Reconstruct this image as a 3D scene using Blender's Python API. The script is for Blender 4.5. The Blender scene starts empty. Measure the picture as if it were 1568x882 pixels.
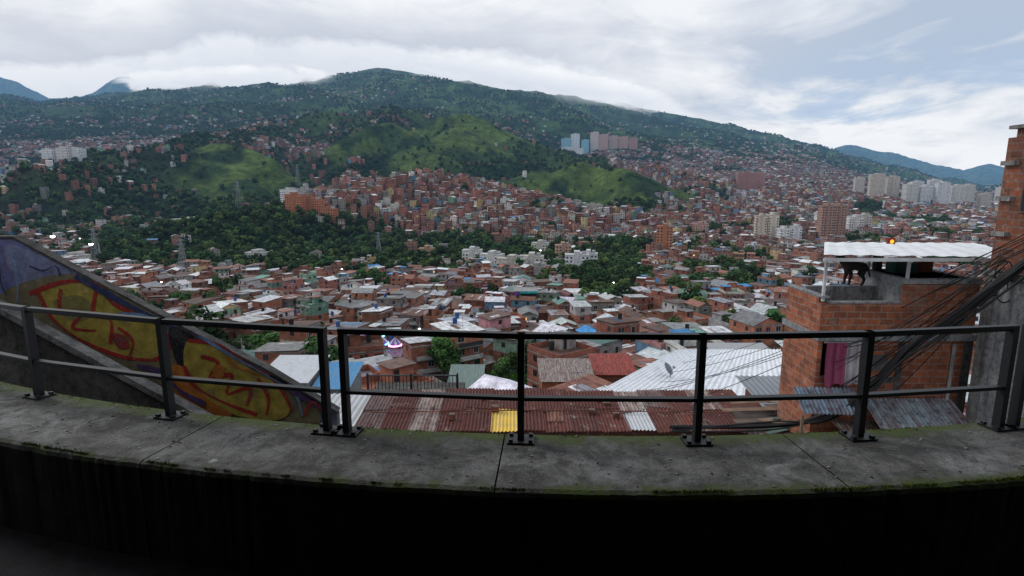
import bpy, math, random
import numpy as np
from mathutils import Vector, Matrix
random.seed(7)
R = random.random
def U(a,b): return a+(b-a)*random.random()
scene=bpy.context.scene

# ------------------------------------------------------------------ helpers
def vnoise(x,y,seed=0):
    x=np.asarray(x,float); y=np.asarray(y,float)
    xi=np.floor(x).astype(np.int64); yi=np.floor(y).astype(np.int64)
    xf=x-xi; yf=y-yi
    u=xf*xf*(3-2*xf); v=yf*yf*(3-2*yf)
    def h(a,b):
        n=(a*374761393+b*668265263+seed*1442695)&0xffffffff
        n=((n^(n>>13))*1274126177)&0xffffffff
        n=n^(n>>16)
        return (n&0xffff)/65535.0
    return (h(xi,yi)*(1-u)+h(xi+1,yi)*u)*(1-v)+(h(xi,yi+1)*(1-u)+h(xi+1,yi+1)*u)*v
def fbm(x,y,seed=0,o=4):
    t=0;a=.5;n=0
    for i in range(o):
        t=t+a*vnoise(x,y,seed+i*17); n+=a; x=x*2.03+11.3; y=y*2.03+5.1; a*=.5
    return t/n
def ridged(x,y,seed=0,o=4):
    t=0;a=.5;n=0
    for i in range(o):
        t=t+a*(1-np.abs(2*vnoise(x,y,seed+i*17)-1)); n+=a; x=x*2.03+11.3; y=y*2.03+5.1; a*=.5
    return t/n
def sst(x,a,b):
    t=np.clip((x-a)/(b-a),0,1); return t*t*(3-2*t)

class B:
    def __init__(s): s.v=[];s.f=[];s.c=[];s.m=[]
    def face(s,pts,col,mi=0):
        n=len(s.v); s.v.extend(pts); s.f.append(tuple(range(n,n+len(pts)))); s.c.append(col); s.m.append(mi)
    def box(s,x0,x1,y0,y1,z0,z1,col,mi=0,top=None,tmi=None):
        a=[(x0,y0),(x1,y0),(x1,y1),(x0,y1)]
        s.prism(a,z0,z1,col,mi,top,tmi)
    def prism(s,a,z0,z1,col,mi=0,top=None,tmi=None):
        n=len(s.v);k=len(a)
        s.v.extend([(p[0],p[1],z0) for p in a]); s.v.extend([(p[0],p[1],z1) for p in a])
        for i in range(k):
            j=(i+1)%k
            s.f.append((n+i,n+j,n+k+j,n+k+i)); s.c.append(col); s.m.append(mi)
        s.f.append(tuple(n+k+i for i in range(k))); s.c.append(top or col); s.m.append(mi if tmi is None else tmi)
        s.f.append(tuple(n+k-1-i for i in range(k))); s.c.append(col); s.m.append(mi)
    def tube(s,path,r,col,mi=0,sides=8):
        path=[Vector(p) for p in path]; n=len(s.v)
        for i,p in enumerate(path):
            a=path[max(i-1,0)]; b=path[min(i+1,len(path)-1)]
            d=(b-a).normalized(); ref=Vector((0,0,1)) if abs(d.z)<.9 else Vector((1,0,0))
            e=d.cross(ref).normalized(); g=e.cross(d)
            rr=r[i] if isinstance(r,(list,tuple)) else r
            for k in range(sides):
                t=2*math.pi*k/sides
                s.v.append(tuple(p+e*math.cos(t)*rr+g*math.sin(t)*rr))
        for i in range(len(path)-1):
            for k in range(sides):
                k2=(k+1)%sides
                s.f.append((n+i*sides+k,n+i*sides+k2,n+(i+1)*sides+k2,n+(i+1)*sides+k)); s.c.append(col); s.m.append(mi)
        s.f.append(tuple(n+k for k in range(sides))[::-1]); s.c.append(col); s.m.append(mi)
        e0=n+(len(path)-1)*sides
        s.f.append(tuple(e0+k for k in range(sides))); s.c.append(col); s.m.append(mi)
    def obj(s,name,mats,parent=None,smooth=False,loc=None):
        me=bpy.data.meshes.new(name); me.from_pydata(s.v,[],s.f)
        for m in mats: me.materials.append(m)
        me.polygons.foreach_set('material_index',s.m)
        at=me.attributes.new('Col','FLOAT_COLOR','FACE')
        arr=np.ones((len(s.f),4),np.float32); arr[:,:3]=np.array([c[:3] for c in s.c],np.float32)
        at.data.foreach_set('color',arr.ravel())
        if smooth: me.polygons.foreach_set('use_smooth',[True]*len(s.f))
        me.update()
        o=bpy.data.objects.new(name,me); scene.collection.objects.link(o)
        if parent: o.parent=parent
        if loc: o.location=loc
        return o
def empty(name,loc=(0,0,0)):
    o=bpy.data.objects.new(name,None); o.location=loc; o.empty_display_size=.3; scene.collection.objects.link(o); return o

# ------------------------------------------------------------------ materials
class N:
    def __init__(s,name):
        s.m=bpy.data.materials.new(name); s.m.use_nodes=True; s.t=s.m.node_tree
        s.b=s.t.nodes['Principled BSDF']; s.o=s.t.nodes['Material Output']
    def n(s,k,**kw):
        a=s.t.nodes.new(k)
        for q,v in kw.items(): setattr(a,q,v)
        return a
    def l(s,a,b): s.t.links.new(a,b)
    def math(s,op,a,b=None,c=None,clamp=False):
        q=s.n('ShaderNodeMath',operation=op,use_clamp=clamp)
        for i,x in enumerate((a,b,c)):
            if x is None: continue
            if isinstance(x,(int,float)): q.inputs[i].default_value=x
            else: s.l(x,q.inputs[i])
        return q.outputs[0]
    def mix(s,fac,a,b,mode='MIX'):
        q=s.n('ShaderNodeMix',data_type='RGBA',blend_type=mode)
        for i,x in ((0,fac),(6,a),(7,b)):
            if isinstance(x,(int,float)): q.inputs[i].default_value=x
            elif isinstance(x,tuple): q.inputs[i].default_value=(x[0],x[1],x[2],1)
            else: s.l(x,q.inputs[i])
        return q.outputs[2]
    def noise(s,scale,detail=4,rough=.55,vec=None,dist=0):
        q=s.n('ShaderNodeTexNoise'); q.inputs['Scale'].default_value=scale; q.inputs['Detail'].default_value=detail
        q.inputs['Roughness'].default_value=rough; q.inputs['Distortion'].default_value=dist
        s.l(vec if vec is not None else s.pos(),q.inputs['Vector']); return q.outputs['Fac']
    def pos(s):
        if not hasattr(s,'_p'): s._p=s.n('ShaderNodeNewGeometry').outputs['Position']
        return s._p
    def ramp(s,fac,stops):
        q=s.n('ShaderNodeMapRange'); q.clamp=True
        q.inputs[1].default_value=stops[0]; q.inputs[2].default_value=stops[1]; q.inputs[3].default_value=stops[2] if len(stops)>2 else 0; q.inputs[4].default_value=stops[3] if len(stops)>3 else 1
        s.l(fac,q.inputs[0]); return q.outputs[0]
    def attr(s,name='Col'):
        q=s.n('ShaderNodeAttribute',attribute_name=name); return q
    def bump(s,h,strength,dist=.02):
        q=s.n('ShaderNodeBump'); q.inputs['Strength'].default_value=strength; q.inputs['Distance'].default_value=dist
        s.l(h,q.inputs['Height']); s.l(q.outputs[0],s.b.inputs['Normal'])
    def haze(s,painted_fog=None):  # aerial haze painted in as bluish emission, growing with distance
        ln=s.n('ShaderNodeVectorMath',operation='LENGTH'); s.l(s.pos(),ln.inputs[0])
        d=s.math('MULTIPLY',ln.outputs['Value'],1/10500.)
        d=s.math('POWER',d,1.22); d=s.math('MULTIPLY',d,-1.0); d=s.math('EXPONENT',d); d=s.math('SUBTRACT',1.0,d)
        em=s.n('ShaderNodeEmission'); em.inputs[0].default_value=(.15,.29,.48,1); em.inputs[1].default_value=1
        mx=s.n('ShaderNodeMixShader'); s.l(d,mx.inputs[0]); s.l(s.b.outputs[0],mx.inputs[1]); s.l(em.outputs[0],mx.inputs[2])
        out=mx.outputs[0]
        if painted_fog is not None:
            e2=s.n('ShaderNodeEmission'); e2.inputs[0].default_value=(.80,.84,.91,1); e2.inputs[1].default_value=1  # cloud white painted over the surface as emission
            m2=s.n('ShaderNodeMixShader'); s.l(painted_fog,m2.inputs[0]); s.l(out,m2.inputs[1]); s.l(e2.outputs[0],m2.inputs[2]); out=m2.outputs[0]
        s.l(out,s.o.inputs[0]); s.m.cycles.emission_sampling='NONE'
    def rough(s,v,spec=.3,metal=0):
        s.b.inputs['Roughness'].default_value=v; s.b.inputs['Specular IOR Level'].default_value=spec; s.b.inputs['Metallic'].default_value=metal

def mat_attr(name,rough=.9,spec=.2,nscale=.6,lo=.6,hi=1.25,haze=True,metal=0):
    k=N(name); a=k.attr()
    n=k.noise(nscale,6,.7); f=k.ramp(n,(.32,.68,lo,hi))
    c=k.n('ShaderNodeVectorMath',operation='SCALE'); k.l(a.outputs['Color'],c.inputs[0]); k.l(f,c.inputs['Scale'])
    k.l(c.outputs[0],k.b.inputs['Base Color']); k.rough(rough,spec,metal)
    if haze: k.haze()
    return k.m
M_wall=mat_attr('painted_wall',.9,.2,.7,.5,1.3)
M_roof=mat_attr('sheet_roof',.6,.3,.9,.42,1.3)
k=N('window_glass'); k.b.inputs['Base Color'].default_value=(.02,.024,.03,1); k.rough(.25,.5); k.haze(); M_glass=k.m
k=N('lit_window'); em=k.n('ShaderNodeEmission'); em.inputs[0].default_value=(1,.62,.25,1); em.inputs[1].default_value=1.2; k.l(em.outputs[0],k.o.inputs[0]); k.m.cycles.emission_sampling='NONE'; M_lit=k.m
HM=[M_wall,M_roof,M_glass,M_lit]

def concrete(name,c1,c2,mosscol=None,bump=.5,stain=True,radial=False,paint=False):
    k=N(name)
    n1=k.noise(1.5,7,.7); n2=k.noise(9,7,.72); n3=k.noise(80,3,.65)
    col=k.mix(k.ramp(n1,(.40,.60)),c1,c2)
    col=k.mix(k.ramp(n2,(.45,.62,0,.75)),col,tuple(x*.42 for x in c1))
    col=k.mix(k.ramp(k.noise(4,6,.75),(.55,.68,0,.5)),col,tuple(min(1,x*1.35) for x in c2))
    col=k.mix(k.ramp(n3,(.52,.72,0,.55)),col,tuple(min(1,x*1.6) for x in c2))
    if stain:
        mp=k.n('ShaderNodeMapping'); mp.inputs['Scale'].default_value=(6,6,.7); k.l(k.pos(),mp.inputs[0])
        st=k.noise(1,5,.7,mp.outputs[0]); col=k.mix(k.ramp(st,(.48,.70,0,.7)),col,tuple(x*.25 for x in c1))
    if paint:
        bl=k.noise(2.6,7,.78,None,.6); col=k.mix(k.ramp(bl,(.48,.59,0,.65)),col,(.05,.048,.042))
        bl2=k.noise(3.3,7,.8,None,1.2); col=k.mix(k.ramp(bl2,(.56,.66,0,.55)),col,(.36,.36,.355))
        v=k.n('ShaderNodeTexVoronoi'); v.inputs['Scale'].default_value=2.3; k.l(k.pos(),v.inputs['Vector'])
        dd=k.math('ADD',v.outputs['Distance'],k.math('MULTIPLY',k.noise(26,4,.7),.16))
        col=k.mix(k.ramp(dd,(.12,.135,.85,0)),col,(.46,.50,.49))
        cr=k.n('ShaderNodeTexVoronoi',feature='DISTANCE_TO_EDGE'); cr.inputs['Scale'].default_value=1.1
        wv=k.n('ShaderNodeVectorMath',operation='ADD'); nn=k.n('ShaderNodeTexNoise'); nn.inputs['Scale'].default_value=5; nn.inputs['Detail'].default_value=5; k.l(k.pos(),nn.inputs['Vector'])
        sc=k.n('ShaderNodeVectorMath',operation='SCALE'); k.l(nn.outputs['Color'],sc.inputs[0]); sc.inputs['Scale'].default_value=.5; k.l(k.pos(),wv.inputs[0]); k.l(sc.outputs[0],wv.inputs[1]); k.l(wv.outputs[0],cr.inputs['Vector'])
        ck=k.math('MULTIPLY',k.ramp(cr.outputs['Distance'],(0,.006,.55,0)),k.ramp(k.noise(1.1,3),(.45,.55)))
        col=k.mix(ck,col,(.02,.02,.02))
    if radial:
        v1=k.n('ShaderNodeVectorMath',operation='SUBTRACT'); k.l(k.pos(),v1.inputs[0]); v1.inputs[1].default_value=(.75,14.44,0)
        v2=k.n('ShaderNodeVectorMath',operation='MULTIPLY'); k.l(v1.outputs[0],v2.inputs[0]); v2.inputs[1].default_value=(1,1,0)
        ln=k.n('ShaderNodeVectorMath',operation='LENGTH'); k.l(v2.outputs[0],ln.inputs[0]); rr=ln.outputs['Value']
        nz=k.math('MULTIPLY',k.math('SUBTRACT',k.noise(5,7,.75),.5),.46)
        sp=k.n('ShaderNodeSeparateXYZ'); k.l(k.pos(),sp.inputs[0])
        r1=k.math('ADD',rr,nz)
        r1x=k.math('ADD',r1,k.ramp(sp.outputs[0],(-1,1.5,-.015,.05)))
        e1=k.ramp(r1x,(11.95,12.03)); e2=k.ramp(r1,(11.51,11.41))
        e=k.math('MAXIMUM',e1,e2); e=k.math('MULTIPLY',e,k.ramp(k.noise(45,3,.6),(.33,.58,.15,.9)))
        d1=k.ramp(r1,(11.70,11.42,0,.65)); col=k.mix(d1,col,(.035,.038,.028))
        d2=k.ramp(r1,(11.84,12.0,0,.55)); col=k.mix(d2,col,(.04,.042,.032))
        col=k.mix(e,col,mosscol)
    k.l(col,k.b.inputs['Base Color']); k.rough(.88,.2)
    h=k.math('ADD',n2,k.math('MULTIPLY',n3,.6)); k.bump(h,bump,.012)
    return k.m
M_par=concrete('weathered_parapet_concrete',(.125,.122,.115),(.25,.247,.24),(.075,.108,.016),.8,False,True,True)
M_parin=concrete('shaded_wall_concrete',(.018,.015,.012),(.034,.029,.024),None,.5)  # shade on the wall faces is put into this concrete colour
M_conc=concrete('stained_concrete',(.14,.135,.13),(.25,.245,.24),None,.5)
M_dconc=concrete('mouldy_concrete',(.055,.052,.048),(.12,.115,.11),None,.6)
M_plaster=concrete('grey_plaster',(.20,.21,.22),(.30,.31,.32),None,.3)
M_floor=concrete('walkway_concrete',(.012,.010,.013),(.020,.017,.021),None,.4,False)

def brickmat(name,c1,c2,mortar):
    k=N(name); sp=k.n('ShaderNodeSeparateXYZ'); k.l(k.pos(),sp.inputs[0])
    cb=k.n('ShaderNodeCombineXYZ'); k.l(k.math('ADD',sp.outputs[0],sp.outputs[1]),cb.inputs[0]); k.l(k.math('ADD',sp.outputs[2],k.math('MULTIPLY',k.noise(1.2,2),.05)),cb.inputs[1])
    b=k.n('ShaderNodeTexBrick'); k.l(cb.outputs[0],b.inputs['Vector']); b.inputs['Scale'].default_value=1
    b.inputs['Brick Width'].default_value=.34; b.inputs['Row Height'].default_value=.17; b.inputs['Mortar Size'].default_value=.014; b.inputs['Mortar Smooth'].default_value=.25
    b.inputs['Color1'].default_value=(*c1,1); b.inputs['Color2'].default_value=(*c2,1); b.inputs['Mortar'].default_value=(*mortar,1); b.inputs['Bias'].default_value=0
    f2=k.ramp(k.noise(3.1,7,.8),(.3,.7,.6,1.35)); s2=k.n('ShaderNodeVectorMath',operation='SCALE'); k.l(b.outputs['Color'],s2.inputs[0]); k.l(f2,s2.inputs['Scale'])
    col=k.mix(k.ramp(k.noise(1.4,7,.78),(.49,.64,0,.6)),s2.outputs[0],(.09,.052,.042))
    col=k.mix(k.ramp(k.noise(3.5,6,.8),(.56,.67,0,.6)),col,(.40,.28,.23))
    col=k.mix(k.ramp(k.noise(.8,5,.7),(.57,.67,0,.5)),col,(.25,.20,.18))
    k.l(col,k.b.inputs['Base Color']); k.rough(.9,.15); k.bump(b.outputs['Fac'],-.8,.02); return k.m
M_brick=brickmat('hollow_clay_brick',(.39,.13,.065),(.22,.075,.042),(.27,.20,.17))
M_brickd=brickmat('old_clay_brick',(.25,.085,.05),(.12,.05,.035),(.15,.12,.10))
k=N('black_painted_steel'); k.l(k.mix(k.ramp(k.noise(18,5,.7),(.55,.75,0,.6)),(.010,.013,.016),(.045,.03,.022)),k.b.inputs['Base Color']); k.rough(.5,.4); M_steel=k.m
k=N('black_cable'); k.b.inputs['Base Color'].default_value=(.008,.008,.009,1); k.rough(.6); M_cable=k.m

def roofmat(name,rust,amt):
    k=N(name); a=k.attr(); mp=k.n('ShaderNodeMapping'); mp.inputs['Scale'].default_value=(5,.55,.55); k.l(k.pos(),mp.inputs[0])
    st=k.noise(1.3,6,.7,mp.outputs[0]); col=k.mix(k.ramp(st,(.40,.60,0,amt)),a.outputs['Color'],rust)
    if amt>.3:
        col=k.mix(k.ramp(k.noise(5,6,.78),(.48,.62,0,.7)),col,(.03,.017,.015)); col=k.mix(k.ramp(k.noise(2.2,7,.8),(.57,.66,0,.8)),col,(.30,.25,.23))
    else: col=k.mix(k.ramp(k.noise(2,6,.7),(.5,.7,0,.35)),col,(.25,.24,.22))
    k.l(col,k.b.inputs['Base Color']); k.rough(.7,.25); return k.m
M_rust=roofmat('rusty_corrugated_sheet',(.12,.032,.022),.75)
M_zinc=roofmat('painted_corrugated_sheet',(.42,.42,.42),.25)

# ------------------------------------------------------------------ terrain
yk=np.array([700,1000,1300,1700,2200,3000],float)
ST=np.array([-1.35,-.889,-.719,-.549,-.379,-.209,-.0385,.1315,.3015,.4715,.6415,.8115,1.35])
TB=np.array([[-90,-50,-5,45,90,128],[-90,-50,-5,45,90,128],[-90,-52,-5,45,90,132],[-90,-62,-26,30,85,138],[-90,-62,-30,20,78,144],
 [-90,-58,-22,25,90,149],[-90,-62,-40,0,58,138],[-90,-66,-46,-14,30,108],[-88,-62,-31,2,41,79],[-86,-53,-14,17,36,57],
 [-84,-53,-23,-3,5,14],[-88,-60,-39,-23,-14,-7],[-88,-60,-39,-23,-14,-7]],float)/1000
NY=np.array([0,3,6,10,17,30,45,60,80,100,150,250,400,550],float)
NZ=np.array([-5.5,-6,-7.5,-9.5,-12.5,-18,-23,-28,-33,-37,-45,-56,-64,-66.5],float)
CR=np.array([(-1.35,149),(-1.03,149),(-.863,149),(-.797,138),(-.719,147),(-.597,166),(-.508,171),(-.421,176),(-.333,181),(-.2666,189),(-.2228,196),(-.179,193),(-.1136,183),(-.0263,170),(.0724,157),(.1496,147),(.2379,130),(.3049,117),(.4064,96),(.5204,69),(.612,44),(.6927,24),(.776,6),(.857,-5),(1.35,-10)])
FR=np.array([(-1.35,170),(-1.1,192),(-.863,186),(-.829,177),(-.78,149),(-.748,149),(-.706,165),(-.66,189),(-.626,183),(-.6,178),(-.53,160),(-.2,120),(.2,80),(.469,48),(.54,62),(.569,72),(.613,67),(.672,55),(.718,44),(.777,28),(.822,36),(.89,21),(1.0,38),(1.35,30)])
nS,nY=760,620
sg=np.linspace(-1.35,1.35,nS); lg=np.linspace(math.log(2.0),math.log(26000),nY)
def build_height():
    S,L=np.meshgrid(sg,lg); Y=np.exp(L); X=S*Y
    tb=np.stack([np.interp(sg,ST,TB[:,i])*yk[i] for i in range(6)],0)
    tc=np.interp(sg,CR[:,0],CR[:,1])*5.0; tf=np.interp(sg,FR[:,0],FR[:,1])*9.0
    kn=np.concatenate([NY,yk,[5000,6600,9000,12000,26000]])
    Z=np.zeros_like(Y)
    for j in range(nS):
        z=np.concatenate([NZ,tb[:,j],[tc[j],tc[j]*.55,tf[j],min(0,tf[j]*.2),-60]])
        Z[:,j]=np.interp(Y[:,j],kn,z)
    for _ in range(3):
        Zs=Z.copy(); Zs[2:-2]=(Z[:-4]+Z[1:-3]+Z[2:-2]+Z[3:-1]+Z[4:])/5
        w=sst(Y,500,800)*(1-sst(Y,4200,4700)); Z=Z*(1-w)+Zs*w
    wx=X+60*(fbm(X/260,Y/260,3)-.5)*2; wy=Y+60*(fbm(X/260,Y/260,9)-.5)*2
    amp=sst(Y,900,1500)*(1-.80*sst(Y,4300,4950))
    Z+=amp*(ridged(wx/620,wy/620,5,5)-.62)*(70+110*sst(Y,2200,3800))*(1-.75*sst(S,.2,.45)*(1-sst(Y,2200,3500)))
    Z+=sst(Y,4300,4950)*(fbm(X/160,Y/160,31,4)-.5)*32*(1-sst(Y,5200,6000))
    Z+=sst(Y,6000,7500)*(ridged(X/900,Y/1500,8,5)-.6)*150
    Z+=sst(Y,150,900)*(fbm(X/120,Y/120,21,3)-.5)*7
    grass=np.zeros_like(Z)
    cones=[(-647,1300,98,.46,1),(-560,1180,36,.38,1),(-740,1330,60,.4,.6),(-336,1600,176,.6,1),(-147,1800,226,.56,1),(-170,1680,176,.5,1),(-430,2100,288,.42,.3),(-626,2000,256,.38,.3),(156,1300,58,.40,1),(245,1200,22,.36,1),(60,1350,40,.36,.5),
      (31,1700,138,.42,.4),(120,1600,86,.4,.3),(-741,1900,214,.38,.2),(-137,930,20,.30,0),(-60,880,0,.26,0),(-260,1500,110,.5,.7)]
    rg=ridged(wx/150,wy/210,61,4)-.62
    for i,(cx,cy,cz,sl,g) in enumerate(cones):
        dx=X-cx; dy=Y-cy; d=np.hypot(dx,dy); an=np.arctan2(dy,dx)
        lob=1+.26*np.sin(3*an+i*1.7)+.16*np.sin(5*an+i*2.9)+.25*(fbm(X/90,Y/90,40+i,3)-.5)
        c=cz-sl*(np.sqrt(d*d+7**2)-7)*lob+rg*np.clip(d/140,0,1)*(50 if g else 6)
        kx=np.clip(.5+.5*(c-Z)/9,0,1)
        Z=Z*(1-kx)+c*kx+9*kx*(1-kx)
        if g: grass=np.maximum(grass*(1-kx),kx*g*(1-sst(d,140,330)))
        else: grass=grass*(1-kx)
    return X,Y,Z,S,grass
GX,GY,GZ,GS,GG=build_height()
def _samp(A,x,y):
    x=np.asarray(x,float); y=np.maximum(np.asarray(y,float),2.01)
    s=x/y; a=np.clip((s-sg[0])/(sg[1]-sg[0]),0,nS-1.001); b=np.clip((np.log(y)-lg[0])/(lg[1]-lg[0]),0,nY-1.001)
    i=a.astype(int); j=b.astype(int); fa=a-i; fb=b-j
    return (A[j,i]*(1-fa)+A[j,i+1]*fa)*(1-fb)+(A[j+1,i]*(1-fa)+A[j+1,i+1]*fa)*fb
def H(x,y): return _samp(GZ,x,y)
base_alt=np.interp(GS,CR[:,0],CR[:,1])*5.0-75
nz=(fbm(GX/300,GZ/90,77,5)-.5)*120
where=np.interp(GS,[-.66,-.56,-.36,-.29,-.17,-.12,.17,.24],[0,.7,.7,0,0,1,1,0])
PAINTED_FOG=sst(GZ*5000/np.maximum(GY,4200)+nz-base_alt,-60,80)*where  # mask for the cloud white painted onto the crest
PAINTED_FOG*=sst(GY,3800,4400)*(1-sst(GY,6000,6500)); PAINTED_FOG=np.clip(PAINTED_FOG,0,1)

def ell(s,y,cs,cy,rs,ry): return 1-sst(((s-cs)/rs)**2+((y-cy)/ry)**2,.75,1.25)
def urban(x,y):
    s=x/y; n=fbm(x/70,y/70,55,3); n2=fbm(x/260,y/260,66,3)
    u=np.where(y<450,1.,0.)
    u=np.where((y>=450)&(y<680),np.where(s>.24,.97,np.where(s<-.7,.6,.12)),u)
    u=np.where((y>=680)&(y<1200),np.where(s>.24,.97,.13),u)
    u=np.maximum(u,.98*ell(s,y,-.13,890,.24,215))
    u=np.maximum(u,.96*ell(s,y,.13,740,.28,120))
    u=np.maximum(u,.9*ell(s,y,-.34,830,.09,130))
    r=np.where((y>=1200)&(y<2600),np.where(s>.26,.97*(1-sst(y,1900,2600)*.5)*sst(n2,.18,.38),0),0)
    u=np.maximum(u,r)
    u=np.maximum(u,.95*ell(s,y,.27,1700,.11,300))
    for cs,cy,rs,ry in [(-.83,1150,.09,140),(-.88,930,.10,110),(-.70,1750,.08,170),(-.45,1850,.07,230),(-.37,1500,.07,250),(-.30,1200,.07,180),(-.62,2050,.13,160),(-.23,1120,.09,130),(-.80,1900,.12,190),(-.52,1650,.05,180),(-.9,1500,.1,150),(.05,1900,.05,120),(.17,2350,.08,150)]:
        u=np.maximum(u,.85*ell(s,y,cs,cy,rs,ry)*sst(n,.32,.50))
    u=np.maximum(u,np.where((y>1150)&(y<2700)&(s<.27),.6*sst(n,.58,.68),0))
    up=1-.65*sst(y,3200,4600)
    u=np.maximum(u,np.where(y>=2400,(.40*sst(n2,.46,.62)*sst(n,.42,.60)+.02)*up+.22*sst(s,.25,.5)*(1-sst(y,3600,4600)),0))
    g=np.zeros_like(u)
    for cs,cy,rs,ry in [(-.55,610,.22,190),(-.24,555,.20,120),(.17,390,.075,150),(.0,495,.09,50),(.19,600,.05,50),(.30,290,.03,30),(.47,800,.03,90),(.62,1150,.03,150),(.35,1250,.03,60),(.07,350,.035,32),(.74,900,.03,90),(-.42,440,.14,28),(.6,520,.04,30),(-.25,330,.04,22),(.38,420,.04,28),(-.5,300,.03,16),(.33,210,.03,12),(-.08,260,.025,14),(.55,330,.03,16)]:
        g=np.maximum(g,ell(s,y,cs,cy,rs,ry)*np.where(y<800,1-.30*sst(n,.50,.60),1))
    g=np.maximum(g,np.where(y<2600,np.clip(_samp(GG,x,y)*2.2,0,1),0))
    g=np.maximum(g,.9*sst(n,.62,.70)*np.where(y>300,1,.5))
    u=np.maximum(u,.18*np.where((y>430)&(y<900),1,0))
    return np.clip(u*(1-g),0,1)

def make_terrain():
    Uu=urban(GX.ravel(),GY.ravel()).reshape(GX.shape)
    n=fbm(GX/45,GY/45,90,4); n2=fbm(GX/400,GY/400,91,4)
    forest=np.array([.016,.036,.016]); mid=np.array([.038,.072,.026]); gr=np.array([.090,.135,.034]); dirt=np.array([.13,.105,.085])
    c=forest+(mid-forest)*sst(n,.35,.65)[...,None]
    mm=(sst(GY,2300,3000)*sst(n2,.40,.56)*sst(n,.40,.58))[...,None]; c=c*(1-mm)+np.array([.075,.125,.04])*mm
    nn=fbm(GX/50,GY/50,12,4)
    g=np.clip(GG*1.4*sst(nn,.34,.52),0,1)[...,None]; gcol=gr*(0.5+1.0*fbm(GX/22,GY/22,13,3))[...,None]; c=c*(1-g)+gcol*g
    u=(Uu*(1-sst(GY,1900,2500)))[...,None]; c=c*(1-u)+dirt*u
    nr=((GY<140)*sst(fbm(GX/9,GY/9,3,3),.5,.6))[...,None]; c=c*(1-nr)+np.array([.05,.085,.025])*nr
    v=np.stack([GX,GY,GZ],-1).reshape(-1,3)
    idx=np.arange(nS*nY).reshape(nY,nS)
    q=np.stack([idx[:-1,:-1],idx[:-1,1:],idx[1:,1:],idx[1:,:-1]],-1).reshape(-1,4)
    me=bpy.data.meshes.new('valley_terrain')
    me.vertices.add(len(v)); me.vertices.foreach_set('co',v.ravel().astype(np.float32))
    me.loops.add(q.size); me.loops.foreach_set('vertex_index',q.ravel().astype(np.int32))
    me.polygons.add(len(q)); me.polygons.foreach_set('loop_start',(np.arange(len(q))*4).astype(np.int32))
    me.update(calc_edges=True); me.polygons.foreach_set('use_smooth',np.ones(len(q),bool))
    a=me.attributes.new('Col','FLOAT_COLOR','POINT'); arr=np.ones((len(v),4),np.float32); arr[:,:3]=c.reshape(-1,3); a.data.foreach_set('color',arr.ravel())
    a=me.attributes.new('painted_fog','FLOAT','POINT'); a.data.foreach_set('value',PAINTED_FOG.ravel().astype(np.float32))
    k=N('terrain_vegetation'); at=k.attr()
    f=k.ramp(k.noise(.06,8,.75),(.3,.7,.35,1.7)); f2=k.ramp(k.noise(.012,6,.7),(.35,.65,.7,1.3)); f=k.math('MULTIPLY',f,f2)
    sc=k.n('ShaderNodeVectorMath',operation='SCALE'); k.l(at.outputs['Color'],sc.inputs[0]); k.l(f,sc.inputs['Scale']); k.l(sc.outputs[0],k.b.inputs['Base Color'])
    k.rough(1,.05); k.bump(k.noise(.05,8,.75),1.0,16); k.haze(k.attr('painted_fog').outputs['Fac']); me.materials.append(k.m)
    o=bpy.data.objects.new('valley_terrain',me); scene.collection.objects.link(o)
make_terrain()

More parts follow.
